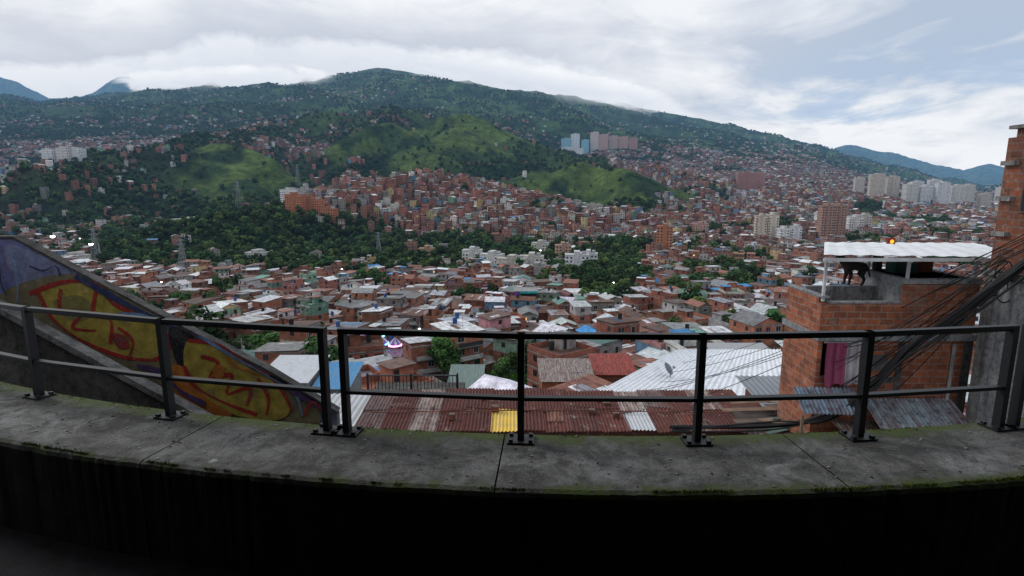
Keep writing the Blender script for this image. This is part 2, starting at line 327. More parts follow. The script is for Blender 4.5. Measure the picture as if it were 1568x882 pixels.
# ------------------------------------------------------------------ low cloud lying on the ridge : glowing volumes, shade painted into their colour
def cloud_bank(x0,x1,y0,y1,zc0,slope,hw,seed,thick=.02,cut=.0):
    b=B(); zl=lambda x:zc0+slope*x
    P=[(x0,y0,zl(x0)-hw*1.5),(x1,y0,zl(x1)-hw*1.5),(x1,y1,zl(x1)-hw*1.5),(x0,y1,zl(x0)-hw*1.5),(x0,y0,zl(x0)+hw*1.5),(x1,y0,zl(x1)+hw*1.5),(x1,y1,zl(x1)+hw*1.5),(x0,y1,zl(x0)+hw*1.5)]
    for f in ((0,3,2,1),(4,5,6,7),(0,1,5,4),(1,2,6,5),(2,3,7,6),(3,0,4,7)): b.face([P[i] for i in f],(1,1,1))
    k=N('glowing_cloud_vapour'); k.t.nodes.remove(k.b)
    sp=k.n('ShaderNodeSeparateXYZ'); k.l(k.pos(),sp.inputs[0]); X,Y,Z=sp.outputs
    h=k.math('DIVIDE',k.math('SUBTRACT',Z,k.math('ADD',k.math('MULTIPLY',X,slope),zc0)),hw)
    h2=k.math('MULTIPLY',h,h)
    tx=k.math('DIVIDE',k.math('SUBTRACT',X,(x0+x1)/2),(x1-x0)/2); tx2=k.math('POWER',k.math('ABSOLUTE',tx),3)
    mp=k.n('ShaderNodeMapping'); mp.inputs['Scale'].default_value=(.0048,.0048,.0085); mp.inputs['Location'].default_value=(seed,seed*.7,seed*.3); k.l(k.pos(),mp.inputs[0])
    nz=k.noise(1,5,.58,mp.outputs[0],.2)
    d=k.math('SUBTRACT',k.math('MULTIPLY',nz,2.8),k.math('ADD',k.math('ADD',k.math('MULTIPLY',h2,.80),k.math('MULTIPLY',tx2,1.1)),.80+cut))
    d=k.math('MULTIPLY',k.ramp(d,(0,.3)),thick)
    ab=k.n('ShaderNodeVolumeAbsorption'); ab.inputs['Color'].default_value=(0,0,0,1); k.l(d,ab.inputs['Density'])
    em=k.n('ShaderNodeEmission'); shade=k.mix(k.ramp(h,(-.9,.5)),(.66,.72,.82),(.93,.95,.99)); shade=k.mix(k.ramp(nz,(.62,.44,0,.35)),shade,(.70,.75,.84)); k.l(shade,em.inputs[0]); k.l(d,em.inputs[1])
    ad=k.n('ShaderNodeAddShader'); k.l(ab.outputs[0],ad.inputs[0]); k.l(em.outputs[0],ad.inputs[1]); k.l(ad.outputs[0],k.o.inputs['Volume'])
    k.m.cycles.emission_sampling='NONE'
    b.obj('low_cloud',[k.m])
# cloud centre sits just above the crest line (about 0.18 of the distance at x=0)
cloud_bank(-900,1300,4150,4750,806,-.170,88,3.0)
cloud_bank(-3000,-1250,4250,4750,892,.045,72,11.0,.018,.05)

# ------------------------------------------------------------------ houses
def pick_wall(y):
    r=R(); j=U(.6,1.3)
    if r<.60: c=(.31,.125,.082) if y<430 else (.31,.142,.102)
    elif r<.72: c=(.26,.24,.22)
    elif r<.88: c=(.56,.54,.51)
    elif r<.92: c=(.46,.36,.18)
    elif r<.945: c=(.15,.26,.38)
    elif r<.97: c=(.20,.32,.24)
    else: c=(.50,.26,.25)
    return tuple(min(.85,x*j*U(.93,1.07)) for x in c)
def pick_roof(y):
    r=R()**(1.0 if y<260 else .92); j=U(.55,1.15)
    if r<.32: c=(.72,.74,.77)
    elif r<.58: c=(.27,.27,.28)
    elif r<.76: c=(.15,.085,.066)
    elif r<.95: c=(.28,.115,.078)
    elif r<.975: c=(.04,.26,.58)
    else: c=(.14,.28,.24)
    return tuple(min(.88,x*j*U(.95,1.05)) for x in c)
def house(b,x,y,z,w,d,fl,rot,det,wc=None,rc=None,base=5.):
    wc=wc or pick_wall(y); rc=rc or pick_roof(y)
    ca,sa=math.cos(rot),math.sin(rot)
    def P(lx,ly,lz): return (x+lx*ca-ly*sa,y+lx*sa+ly*ca,z+lz)
    def pb(x0,x1,y0,y1,z0,z1,col,mi=0,top=None,tmi=None):
        n=len(b.v)
        b.v.extend([P(x0,y0,z0),P(x1,y0,z0),P(x1,y1,z0),P(x0,y1,z0),P(x0,y0,z1),P(x1,y0,z1),P(x1,y1,z1),P(x0,y1,z1)])
        for f in ((0,1,5,4),(1,2,6,5),(2,3,7,6),(3,0,4,7)): b.f.append(tuple(n+i for i in f)); b.c.append(col); b.m.append(mi)
        b.f.append((n+4,n+5,n+6,n+7)); b.c.append(top or col); b.m.append(mi if tmi is None else tmi)
    fh=2.7; h=fl*fh; hw,hd=w/2,d/2
    if det==0:
        pb(-hw,hw,-hd,hd,-base,h,wc,0,rc,1)
    else:
        for f in range(fl):
            e=.25 if f>0 and det>1 else 0
            c2=wc if R()<.7 else pick_wall(y)
            pb(-hw,hw,-hd-e,hd,(-base if f==0 else f*fh+.0),(f+1)*fh-.22,c2)
            pb(-hw-.05,hw+.05,-hd-e-.07,hd+.05,(f+1)*fh-.22,(f+1)*fh,(.26,.25,.24),0,rc if f==fl-1 else None)
    nw=max(1,int(w/2.6))
    for f in range(fl):
        e=.25 if (f>0 and det>1) else 0
        for i in range(nw):
            if R()<.15: continue
            cx=-hw+(i+.5)*w/nw+U(-.2,.2); zz=f*fh+1.0; ww=U(.45,.75); hh=U(.9,1.25)
            door=(det>0 and R()<(.35 if f==0 else .15))
            if door: zz=f*fh+.05; hh=2.0; ww=.45
            yy=-hd-e
            if det>0: b.face([P(cx-ww-.1,yy-.03,zz-.1),P(cx+ww+.1,yy-.03,zz-.1),P(cx+ww+.1,yy-.03,zz+hh+.1),P(cx-ww-.1,yy-.03,zz+hh+.1)],(.45,.44,.42) if R()<.5 else tuple(q*.6 for q in wc),0)
            mi=2
            b.face([P(cx-ww,yy-.06,zz),P(cx+ww,yy-.06,zz),P(cx+ww,yy-.06,zz+hh),P(cx-ww,yy-.06,zz+hh)],(.1,.05,.03),0 if door and R()<.6 else (3 if R()<.006 and det>0 else mi))
            if det>1 and not door:
                b.face([P(cx-.03,yy-.08,zz),P(cx+.03,yy-.08,zz),P(cx+.03,yy-.08,zz+hh),P(cx-.03,yy-.08,zz+hh)],(.4,.4,.4),0)
                pb(cx-ww-.12,cx+ww+.12,yy-.16,yy-.001,zz-.18,zz-.1,(.35,.34,.33))
        for sd in (-1,1):
            nd=max(1,int(d/3.5)) if det>0 else 1
            for i in range(nd):
                if R()<.35: continue
                cy=-hd+(i+.5)*d/nd; zz=f*fh+1.1; xx=sd*(hw+.05)
                pts=[P(xx,cy-.5,zz),P(xx,cy+.5,zz),P(xx,cy+.5,zz+1.1),P(xx,cy-.5,zz+1.1)]
                b.face(pts if sd>0 else pts[::-1],(0,0,0),2)
    if det>1 and fl>1 and R()<.5:
        for f in range(1,fl):
            pb(-hw*.8,hw*.8,-hd-1.15,-hd-.33,f*fh-.14,f*fh,(.3,.29,.28))
            cc=random.choice([(.5,.5,.48),(.05,.05,.05),(.3,.13,.09)])
            pb(-hw*.8,hw*.8,-hd-1.15,-hd-1.09,f*fh,f*fh+.85,cc)
            if R()<.4:
                for q in range(random.randint(2,4)):
                    lx=U(-.7,.6)*hw; b.face([P(lx,-hd-1.2,f*fh+.3),P(lx+.5,-hd-1.2,f*fh+.3),P(lx+.5,-hd-1.2,f*fh+1.0),P(lx,-hd-1.2,f*fh+1.0)],random.choice([(.6,.6,.6),(.5,.05,.06),(.05,.15,.5),(.5,.4,.05)]),0)
    t=R()
    if t<.55:
        o=.4; rise=U(.3,.9); s=random.choice((-1,1)); za,zb=(h+.05,h+.05+rise) if s>0 else (h+.05+rise,h+.05)
        A=[P(-hw-o,-hd-o,za),P(hw+o,-hd-o,za),P(hw+o,hd+o,zb),P(-hw-o,hd+o,zb)]
        b.face(A,rc,1)
        if det>0:
            A2=[(p[0],p[1],p[2]-.1) for p in A]
            for i in range(4): j=(i+1)%4; b.face([A2[i],A2[j],A[j],A[i]],tuple(q*.6 for q in rc),1)
            b.face([P(-hw,-hd,h),P(hw,-hd,h),P(hw,-hd,za-.03),P(-hw,-hd,za-.03)],wc,0)
            b.face([P(-hw,hd,h),P(hw,hd,h),P(hw,hd,zb-.03),P(-hw,hd,zb-.03)],wc,0)
            b.face([P(-hw,-hd,h),P(-hw,hd,h),P(-hw,hd,zb-.03),P(-hw,-hd,za-.03)],wc,0)
            b.face([P(hw,-hd,h),P(hw,hd,h),P(hw,hd,zb-.03),P(hw,-hd,za-.03)],wc,0)
            if det>1:
                def zr(ly): return za+(zb-za)*(ly+hd+o)/(2*hd+2*o)
                for q in range(random.randint(0,5)):
                    fx=U(-.9,.6)*hw; fw=U(.6,1.6); y0_=U(-1,.2)*hd; y1_=U(y0_/hd+.4,1.0)*hd; lz=.02+.012*q
                    b.face([P(fx,y0_,zr(y0_)+lz),P(fx+fw,y0_,zr(y0_)+lz),P(fx+fw,y1_,zr(y1_)+lz),P(fx,y1_,zr(y1_)+lz)],pick_roof(y),1)
                nrib=int(w/1.0)
                for q in range(1,nrib):
                    lx=-hw+q*w/nrib; b.face([P(lx-.05,-hd-o,za+.09),P(lx+.05,-hd-o,za+.09),P(lx+.05,hd+o,zb+.09),P(lx-.05,hd+o,zb+.09)],tuple(c_*.7 for c_ in rc),1)
    elif t<.75:
        o=.35; rs=w*.22
        b.face([P(-hw-o,-hd-o,h-.05),P(-hw-o,hd+o,h-.05),P(0,hd+o,h+rs),P(0,-hd-o,h+rs)][::-1],rc,1)
        b.face([P(hw+o,-hd-o,h-.05),P(hw+o,hd+o,h-.05),P(0,hd+o,h+rs),P(0,-hd-o,h+rs)],rc,1)
        b.face([P(-hw,-hd,h),P(hw,-hd,h),P(0,-hd,h+rs*.92)],wc,0); b.face([P(-hw,hd,h),P(hw,hd,h),P(0,hd,h+rs*.92)],wc,0)
    else:
        if det>0:
            for (a0,a1,c0,c1) in ((-hw,hw,-hd,-hd+.14),(-hw,hw,hd-.14,hd),(-hw,-hw+.14,-hd+.14,hd-.14),(hw-.14,hw,-hd+.14,hd-.14)):
                pb(a0,a1,c0,c1,h,h+.9,wc)
        sx=random.choice((-1,1)); a0,a1=(hw*.05,hw*.85) if sx>0 else (-hw*.85,-hw*.05)
        pb(a0,a1,0,hd*.85,h,h+2.3,wc if R()<.5 else pick_wall(y),0)
        pb(a0-.3,a1+.3,-.4,hd*.85+.3,h+2.3,h+2.4,pick_roof(y),1)
        if det>0: b.face([P(a0+.3,-.02,h+.1),P(a0+1.1,-.02,h+.1),P(a0+1.1,-.02,h+2.0),P(a0+.3,-.02,h+2.0)],(0,0,0),2)
    if det>1:
        if R()<.3:
            tx,ty=U(-.5,.5)*hw,U(.1,.6)*hd; c=random.choice([(.02,.02,.025),(.03,.10,.28),(.03,.03,.03)])
            p=P(tx,ty,0); b.tube([(p[0],p[1],z+h+.1),(p[0],p[1],z+h+1.5),(p[0],p[1],z+h+1.7)],[.48,.52,.2],c,0,9)
        if R()<.3:
            p=P(U(-.7,.7)*hw,U(-.7,.7)*hd,0); b.tube([(p[0],p[1],z+h),(p[0],p[1],z+h+3.2)],.035,(.25,.25,.25),0,4)
            b.face([(p[0]-.5,p[1],z+h+3.1),(p[0]+.5,p[1],z+h+3.1),(p[0]+.5,p[1],z+h+3.16),(p[0]-.5,p[1],z+h+3.16)],(.25,.25,.25),0)

def sites(y0,y1,sp,smin=-1.12,smax=1.15):
    xs=[];ys=[];y=y0
    while y<y1:
        n=int((smax-smin)*y/sp); a=smin*y+sp*np.arange(n)+random.random()*sp
        xs.append(a+(np.random.rand(n)-.5)*sp*.45); ys.append(np.full(n,y)+(np.random.rand(n)-.5)*sp*.6); y+=sp*1.08
    x=np.concatenate(xs); y=np.concatenate(ys); return x,y
np.random.seed(5)
road=[(-12,84),(-22,104),(-28,120),(-21,142),(-30,165),(-48,182),(-62,205)]
def road_dist(x,y):
    best=1e9
    for (ax,ay),(bx,by) in zip(road[:-1],road[1:]):
        dx,dy=bx-ax,by-ay; t=max(0,min(1,((x-ax)*dx+(y-ay)*dy)/(dx*dx+dy*dy)))
        best=min(best,math.hypot(x-ax-t*dx,y-ay-t*dy))
    return best
reserved=[]
TOW=[ # s, y, w, d, h, wallcol
 (.268,560,15,14,28,(.50,.21,.11)),(.435,640,12,14,32,(.62,.53,.44)),(.455,640,11,14,33,(.68,.61,.51)),(.475,620,10,12,20,(.75,.75,.75)),(.497,625,11,12,21,(.75,.75,.77)),
 (.548,640,13,14,42,(.40,.24,.19)),(.568,640,13,14,42,(.38,.23,.18)),
 (.405,1500,46,20,44,(.40,.19,.16)),(.425,1540,30,20,38,(.44,.23,.19)),
 (.63,1350,30,18,60,(.62,.55,.47)),(.657,1370,26,18,56,(.62,.55,.47)),(.69,1300,26,18,46,(.66,.64,.61)),(.715,1300,22,18,44,(.74,.73,.73)),(.745,1280,24,18,56,(.7,.7,.71)),(.77,1300,24,18,52,(.68,.65,.62)),(.82,1280,20,18,38,(.55,.5,.45)),(.70,1450,26,18,50,(.68,.66,.64)),(.73,1450,26,18,58,(.7,.69,.7)),(.79,1450,24,18,52,(.64,.6,.55)),(.60,1500,22,18,44,(.62,.56,.5)),(.85,1500,24,18,46,(.66,.62,.58)),
 (.092,2430,36,20,58,(.30,.56,.66)),(.108,2450,36,20,76,(.76,.80,.84)),(.125,2440,32,20,56,(.28,.55,.66)),(.141,2460,34,20,74,(.70,.60,.56)),(.156,2450,38,20,64,(.58,.38,.34)),(.173,2470,38,20,56,(.56,.40,.36)),(.19,2480,38,20,52,(.56,.34,.30)),(.207,2480,36,20,46,(.50,.28,.24)),(.094,2340,44,20,30,(.74,.76,.78)),(.113,2330,40,20,34,(.74,.76,.76)),
 (-.385,800,22,14,30,(.74,.74,.72)),(-.36,810,16,14,26,(.5,.48,.46)),
 (-.375,690,22,14,24,(.50,.19,.10)),(-.345,700,22,14,18,(.50,.20,.11)),(-.32,690,20,14,14,(.48,.19,.10)),
 (-.56,740,50,14,17,(.78,.79,.80)),(-.79,1090,26,16,30,(.70,.70,.70)),(-.765,1085,26,16,28,(.68,.64,.62)),(-.745,1090,24,16,22,(.7,.7,.7)),
 (-.86,1150,44,16,30,(.5,.3,.24)),(-.835,1130,30,16,26,(.5,.28,.22)),(-.88,1120,30,16,24,(.55,.36,.3)),
 (-.035,455,18,10,12,(.72,.72,.70)),(.0,430,22,10,11,(.62,.59,.52)),(.035,440,18,10,12,(.7,.68,.62)),(.045,395,16,10,9,(.4,.4,.38)),(.115,430,18,10,14,(.72,.74,.76)),(.135,440,14,10,14,(.72,.72,.74)),(-.07,480,16,10,13,(.72,.72,.70)),
 (-.77,470,16,12,10,(.6,.58,.55)),(.33,700,18,12,18,(.55,.34,.28)),(.60,700,16,12,24,(.7,.68,.66)),(.615,705,14,12,26,(.6,.55,.5)),(.86,700,18,12,18,(.4,.27,.22)),(.14,820,30,12,9,(.5,.46,.4)),(-.15,520,14,10,10,(.5,.3,.2)),(.05,560,16,10,12,(.66,.64,.58)),(.09,520,14,10,14,(.55,.34,.26)),(-.45,500,18,10,9,(.7,.69,.67)),
]
for t in TOW: reserved.append((t[0]*t[1],t[1],max(t[2],t[3])*.75))
def clear(x,y,r=0):
    for a,b_,c in reserved:
        if (x-a)**2+(y-b_)**2<(c+r)**2: return False
    return True
reserved+=[(-8,105,7),(-1,110,9),(6,114,7),(-33,132,7.5),(5.3,215,8),(6,61,7),(12,65,7),(-5,65,6),(-1,98,8),(-1,86,8),(-3,75,8)]

nearb=[];  mid=B(); far=B(); vfar=B()
def blockrot(x,y): return (float(vnoise(x/60,y/60,4))-.5)*1.6
treepts=[]
x,y=sites(52,455,8.0); p=urban(x,y); hz=H(x,y)
for xx,yy,pp,zz in zip(x,y,p,hz):
    if not clear(xx,yy) or road_dist(xx,yy)<5.2: continue
    if R()>pp*.93:
        if R()<.85: treepts.append((xx,yy,float(zz),U(.5,1.0)))
        continue
    big=R()<.10
    w,d=(U(9,12),U(8,11)) if big else (U(4.6,8.4),U(5.5,9.5))
    fl=random.choice((1,1,2,2)) if yy<90 else random.choice((1,2,2,2,3,3,4))
    if big: fl=random.choice((1,1,2,3))
    rot=blockrot(xx,yy)+U(-.12,.12)+(math.pi/2 if R()<.25 else 0)
    if yy<125:
        b=B(); house(b,xx,yy,float(zz),w,d,fl,rot,2,base=6); nearb.append(b)
    else: house(mid,xx,yy,float(zz)+U(0,.3),w,d,fl,rot,2 if yy<270 else 1)
for b in nearb: b.obj('brick_house',HM)
x,y=sites(455,2600,9.4); p=urban(x,y); hz=H(x,y); rn=np.random.rand(len(x))
sel=rn<p*.93
for xx,yy,zz in zip(x[sel],y[sel],hz[sel]):
    if not clear(xx,yy): continue
    sc=1+max(0,(yy-1200))/3200
    house(far,xx,yy,float(zz),U(5.5,9)*sc,U(6,10)*sc,random.choice((2,2,3,3,4,5)) if yy<1400 else random.choice((1,2,2,3)),blockrot(xx,yy)+U(-.2,.2),1 if yy<700 else 0)
x,y=sites(2600,4850,21,-.95,.85); p=urban(x,y); hz=H(x,y); fg=_samp(PAINTED_FOG,x,y); sel=(np.random.rand(len(x))<p)&(fg<.02)
for xx,yy,zz in zip(x[sel],y[sel],hz[sel]):
    if not clear(xx,yy): continue
    c=random.choice([(.55,.53,.5),(.38,.17,.11),(.40,.20,.15),(.40,.38,.35)])
    hw=U(3,6.5); z_=float(zz); h=U(3,6.5); b=vfar; b.box(xx-hw,xx+hw,yy-5,yy+5,z_-6,z_+h,c,0,pick_roof(yy),1)
    for q in (-.5,.5): b.face([(xx+q*hw-1,yy-5.1,z_+h-3),(xx+q*hw+1,yy-5.1,z_+h-3),(xx+q*hw+1,yy-5.1,z_+h-1.3),(xx+q*hw-1,yy-5.1,z_+h-1.3)],(0,0,0),2)
mid.obj('valley_neighbourhood_houses',HM); far.obj('hillside_neighbourhood_houses',HM); vfar.obj('mountain_village_houses',HM)

for (s,y_,w,d,h,c) in TOW:
    x_=s*y_; z_=float(H(x_,y_-d/2)); b=B(); rot=-.15+U(-.15,.15); ca,sa=math.cos(rot),math.sin(rot)
    def P(lx,ly,lz): return (x_+lx*ca-ly*sa,y_+lx*sa+ly*ca,z_+lz)
    def pb(x0,x1,y0,y1,z0,z1,col,mi=0):
        b.prism([P(x0,y0,0)[:2],P(x1,y0,0)[:2],P(x1,y1,0)[:2],P(x0,y1,0)[:2]],z_+z0,z_+z1,col,mi)
    pb(-w/2,w/2,-d/2,d/2,-12,h,c); pb(-w/2-.2,w/2+.2,-d/2-.2,d/2+.2,h,h+1.1,tuple(q*.75 for q in c))
    pb(-w*.12,w*.12,-d/2-.5,d/2+.5,-12,h+3.5,tuple(q*.8 for q in c)); pb(w*.2,w*.38,-d*.2,d*.2,h+1.1,h+3.2,(.4,.4,.4))
    nf=int(h/2.8); nx=max(3,int(w/2.6)); ny_=max(2,int(d/3)); ww=.75 if y_<1200 else .7
    for f in range(nf):
        zz=f*2.8+.9
        for i in range(nx):
            cx=-w/2+(i+.5)*w/nx
            if abs(cx)<w*.13: continue
            for sd in (-1,1):
                yy=sd*(d/2+.04); q=[P(cx-ww,yy,zz),P(cx+ww,yy,zz),P(cx+ww,yy,zz+1.3),P(cx-ww,yy,zz+1.3)]
                b.face(q if sd<0 else q[::-1],(0,0,0),2)
        for i in range(ny_):
            cy=-d/2+(i+.5)*d/ny_
            for sd in (-1,1):
                xx=sd*(w/2+.04); q=[P(xx,cy-.7,zz),P(xx,cy+.7,zz),P(xx,cy+.7,zz+1.3),P(xx,cy-.7,zz+1.3)]
                b.face(q,(0,0,0),2)
        if w<30: pb(-w/2-.12,w/2+.12,-d/2-.12,d/2+.12,f*2.8+2.62,f*2.8+2.78,tuple(min(.8,q*1.1) for q in c))
    b.obj('apartment_tower' if h>14 else 'apartment_building',HM)

b=B(); W=2.2
for i in range(len(road)-1):
    (ax,ay),(bx,by)=road[i],road[i+1]; n=12
    for k_ in range(n):
        t0,t1=k_/n,(k_+1)/n; p0=(ax+(bx-ax)*t0,ay+(by-ay)*t0); p1=(ax+(bx-ax)*t1,ay+(by-ay)*t1)
        z0=float(H(*p0))+.35; z1=float(H(*p1))+.35
        b.face([(p0[0]-W,p0[1],z0),(p0[0]+W,p0[1],z0),(p1[0]+W,p1[1],z1),(p1[0]-W,p1[1],z1)],(.05,.05,.052))
        for sd in (-1,1):
            a0=sd*W; a1=sd*(W+1.1)
            b.face([(p0[0]+a0,p0[1],z0+.13),(p0[0]+a1,p0[1],z0+.13),(p1[0]+a1,p1[1],z1+.13),(p1[0]+a0,p1[1],z1+.13)],(.2,.19,.18))
            b.face([(p0[0]+a0,p0[1],z0-.02),(p0[0]+a0,p0[1],z0+.13),(p1[0]+a0,p1[1],z1+.13),(p1[0]+a0,p1[1],z1-.02)],(.25,.25,.24))
b.obj('street',HM)

# ------------------------------------------------------------------ trees
def foliage(name):
    k=N(name); a=k.attr(); oi=k.n('ShaderNodeObjectInfo')
    f=k.ramp(oi.outputs['Random'],(0,1,.5,1.6)); sc=k.n('ShaderNodeVectorMath',operation='SCALE'); k.l(a.outputs['Color'],sc.inputs[0]); k.l(f,sc.inputs['Scale'])
    hs=k.n('ShaderNodeHueSaturation'); k.l(sc.outputs[0],hs.inputs['Color']); k.l(k.ramp(k.math('FRACT',k.math('MULTIPLY',oi.outputs['Random'],7.3)),(0,1,.46,.515)),hs.inputs['Hue'])
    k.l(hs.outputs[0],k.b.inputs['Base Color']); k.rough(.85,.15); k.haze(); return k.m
M_leaf=foliage('tree_leaves')
k=N('tree_bark'); k.l(k.mix(k.noise(4,4),(.06,.045,.035),(.12,.10,.08)),k.b.inputs['Base Color']); k.rough(.95,.1); M_bark=k.m
def tree_mesh(name,seed,h,cr,ncl,nleaf,leaf,base=(.045,.085,.025),flat=.75,trunk=.35):
    rd=random.Random(seed); b=B(); th=h*trunk
    b.tube([(0,0,-1.5),(.05,0,th*.5),(.1*cr*.3,.05,th),(0,0,h*.7)],[h*.035,h*.028,h*.022,h*.008],(1,1,1),1,7)
    cl=[]
    for i in range(ncl):
        a=rd.random()*6.28; rr=math.sqrt(rd.random())*cr*.72; zz=th+ (h-th)*(.15+.7*rd.random()); zz-=(rr/cr)**2*(h-th)*.25
        q=cr*(.26+.25*rd.random()); cl.append((rr*math.cos(a),rr*math.sin(a),zz,q,.6+.75*rd.random()))
        b.tube([(0,0,th*.8),(rr*.5*math.cos(a),rr*.5*math.sin(a),th+(zz-th)*.6),(rr*math.cos(a),rr*math.sin(a),zz)],[h*.015,h*.01,h*.004],(1,1,1),1,5)
    zmin=min(c[2]-c[3] for c in cl); zmax=max(c[2]+c[3]*flat for c in cl)
    for (cx,cy,cz,q,br) in cl:
        for j in range(nleaf):
            v=Vector((rd.gauss(0,1),rd.gauss(0,1),rd.gauss(0,1))).normalized()*(q*(.55+.5*rd.random()))
            p=Vector((cx,cy,cz))+Vector((v.x,v.y,v.z*flat))
            nrm=(v.normalized()+Vector((rd.uniform(-.7,.7),rd.uniform(-.7,.7),rd.uniform(-.2,.9)))).normalized()
            e=nrm.cross(Vector((rd.uniform(-1,1),rd.uniform(-1,1),rd.uniform(-1,1)))).normalized(); g=nrm.cross(e); s_=leaf*rd.uniform(.5,1.25)
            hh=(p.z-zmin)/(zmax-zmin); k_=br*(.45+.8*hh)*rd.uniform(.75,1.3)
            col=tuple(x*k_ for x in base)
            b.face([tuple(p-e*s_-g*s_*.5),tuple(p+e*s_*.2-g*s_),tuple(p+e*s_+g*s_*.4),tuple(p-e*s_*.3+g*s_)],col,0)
    return b.obj(name,[M_leaf,M_bark])
def instancer(name,pts,child,parent):
    v=[];f=[]
    for (x,y,z,s_) in pts:
        a=R()*6.28; n=len(v); r_=s_*math.sqrt(.5)
        for q in range(4): v.append((x+r_*math.cos(a+q*math.pi/2),y+r_*math.sin(a+q*math.pi/2),z))
        f.append((n,n+1,n+2,n+3))
    me=bpy.data.meshes.new(name); me.from_pydata(v,[],f); o=bpy.data.objects.new(name,me); scene.collection.objects.link(o)
    o.instance_type='FACES'; o.use_instance_faces_scale=True; o.show_instancer_for_render=False; o.show_instancer_for_viewport=False
    o.parent=parent; child.parent=o
FT=empty('forest_trees')
belt=[[] for _ in range(4)]
for t in treepts: belt[random.randrange(4)].append(t)
def scatter(y0,y1,sp,fn,smin=-1.1,smax=1.1):
    x,y=sites(y0,y1,sp,smin,smax); x=x+(np.random.rand(len(x))-.5)*sp*.6; y=y+(np.random.rand(len(x))-.5)*sp*.6
    pr=fn(x,y); sel=np.random.rand(len(x))<pr; x=x[sel]; y=y[sel]; return x,y,H(x,y)
x,y,z=scatter(130,1000,7.8,lambda x,y:(1-urban(x,y))*(.94-.25*sst(fbm(x/40,y/40,71,2),.5,.7)))
for a in zip(x,y,z):
    if clear(a[0],a[1],-3) and road_dist(a[0],a[1])>5: belt[random.randrange(4)].append((a[0],a[1],float(a[2]),U(.5,1.35)))
specs=[(10,4.0,11,60,.42,(.046,.092,.024)),(11.5,4.2,12,60,.42,(.030,.066,.020)),(8.5,4.4,10,70,.42,(.064,.104,.028)),(12.5,3.4,12,56,.42,(.034,.072,.024))]
for i in range(4):
    h,cr,nc,nl,lf,bc=specs[i]; m=tree_mesh('broadleaf_tree',100+i,h,cr,nc,nl,lf*1.3,bc); instancer('tree_group',belt[i],m,FT)
hill=[[],[],[]]
x,y,z=scatter(1000,2600,11.5,lambda x,y:(1-urban(x,y))*(1-np.clip(_samp(GG,x,y)*1.7,0,.93))*(.35+.6*sst(fbm(x/80,y/80,72,3),.35,.55)))
for a in zip(x,y,z):
    if clear(a[0],a[1],-5): hill[random.randrange(3)].append((a[0],a[1],float(a[2])-1,U(.5,1.3)))
x,y,z=scatter(2600,4700,25,lambda x,y:sst(fbm(x/160,y/160,73,3),.42,.56)*.8*(_samp(PAINTED_FOG,x,y)<.04),-1.0,.85)
for a in zip(x,y,z): hill[random.randrange(3)].append((a[0],a[1],float(a[2])-2,U(.9,1.7)))
for i in range(3):
    m=tree_mesh('hill_tree',200+i,10,5.2,8,24,1.15,[(.030,.058,.018),(.040,.072,.024),(.024,.048,.018)][i],.7,.2); instancer('hill_tree_group',hill[i],m,FT)
nt=tree_mesh('broadleaf_tree',301,10.5,4.0,16,190,.24,(.040,.085,.022)); nt.location=(-13.6,107,H(-13.6,107))
nt2=tree_mesh('broadleaf_tree',302,6.5,3.0,12,170,.2,(.05,.095,.025),.8,.2); nt2.location=(-3,104,H(-3,104))
for (a,b_,s_) in [(3.5,106,.9),(9,111,1.0),(-8,111,1.0),(12,108,.8),(33,96,.9),(-46,104,1.0),(-66,125,1.1),(56,108,1.0),(16,135,1.2),(95,140,1.2),(-30,96,.8),(-1,118,.9),(-9,70,.7),(15,72,.8)]:
    o=bpy.data.objects.new('broadleaf_tree',random.choice((nt,nt2)).data); scene.collection.objects.link(o); o.location=(a,b_,H(a,b_)); o.scale=(s_,)*3; o.rotation_euler.z=R()*6
gb=B()
for i in range(14000):
    a,b_=random.gauss(0,6),random.uniform(68,120); zz=float(H(a,b_)); s_=U(.35,1.0); an=R()*3.14
    k_=U(.5,1.5); gb.face([(a-s_*.5*math.cos(an),b_-s_*.5*math.sin(an),zz-.1),(a+s_*.5*math.cos(an),b_+s_*.5*math.sin(an),zz-.1),(a+.2*s_,b_,zz+s_)],(.07*k_,.13*k_,.025*k_),0)
gb.obj('grass_bank',[M_leaf])

# ------------------------------------------------------------------ walkway, parapet
CX,CY=.75,14.44; RN,RF=12.0,11.36; ZT=-1.40; FL=-1.95
def arc(r,ang): return (CX+r*math.sin(ang),CY-r*math.cos(ang))
par=empty('parapet_wall')
joints=[-.62,-.40,-.2255,-.0695,.0711,.215,.36,.52]
for a0,a1 in zip(joints[:-1],joints[1:]):
    b=B(); g=.00035; n=110; prof=[(RN,FL-.4),(RN,ZT-.035),(RN-.006,ZT-.012),(RN-.026,ZT),(RF+.02,ZT),(RF,ZT-.02),(RF,ZT-3.5)]
    rows=[]
    for i in range(n+1):
        t=a0+g+(a1-a0-2*g)*i/n; ch=(float(vnoise(t*90,3.3,5))-.5)*.012+(float(vnoise(t*400,1.3,8))-.5)*.008; cz=max(0,float(vnoise(t*150,7.7,6))-.72)*.05
        rows.append([(*arc(r-(ch+cz if j in (1,2,3) else 0),t),z-(cz*.5 if j in (2,3) else 0)) for j,(r,z) in enumerate(prof)])
    for i in range(n):
        for j in range(len(prof)-1):
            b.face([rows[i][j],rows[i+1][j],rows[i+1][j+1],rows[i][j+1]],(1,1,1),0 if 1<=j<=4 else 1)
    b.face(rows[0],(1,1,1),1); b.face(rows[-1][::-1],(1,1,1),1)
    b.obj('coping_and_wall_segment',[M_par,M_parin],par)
b=B()
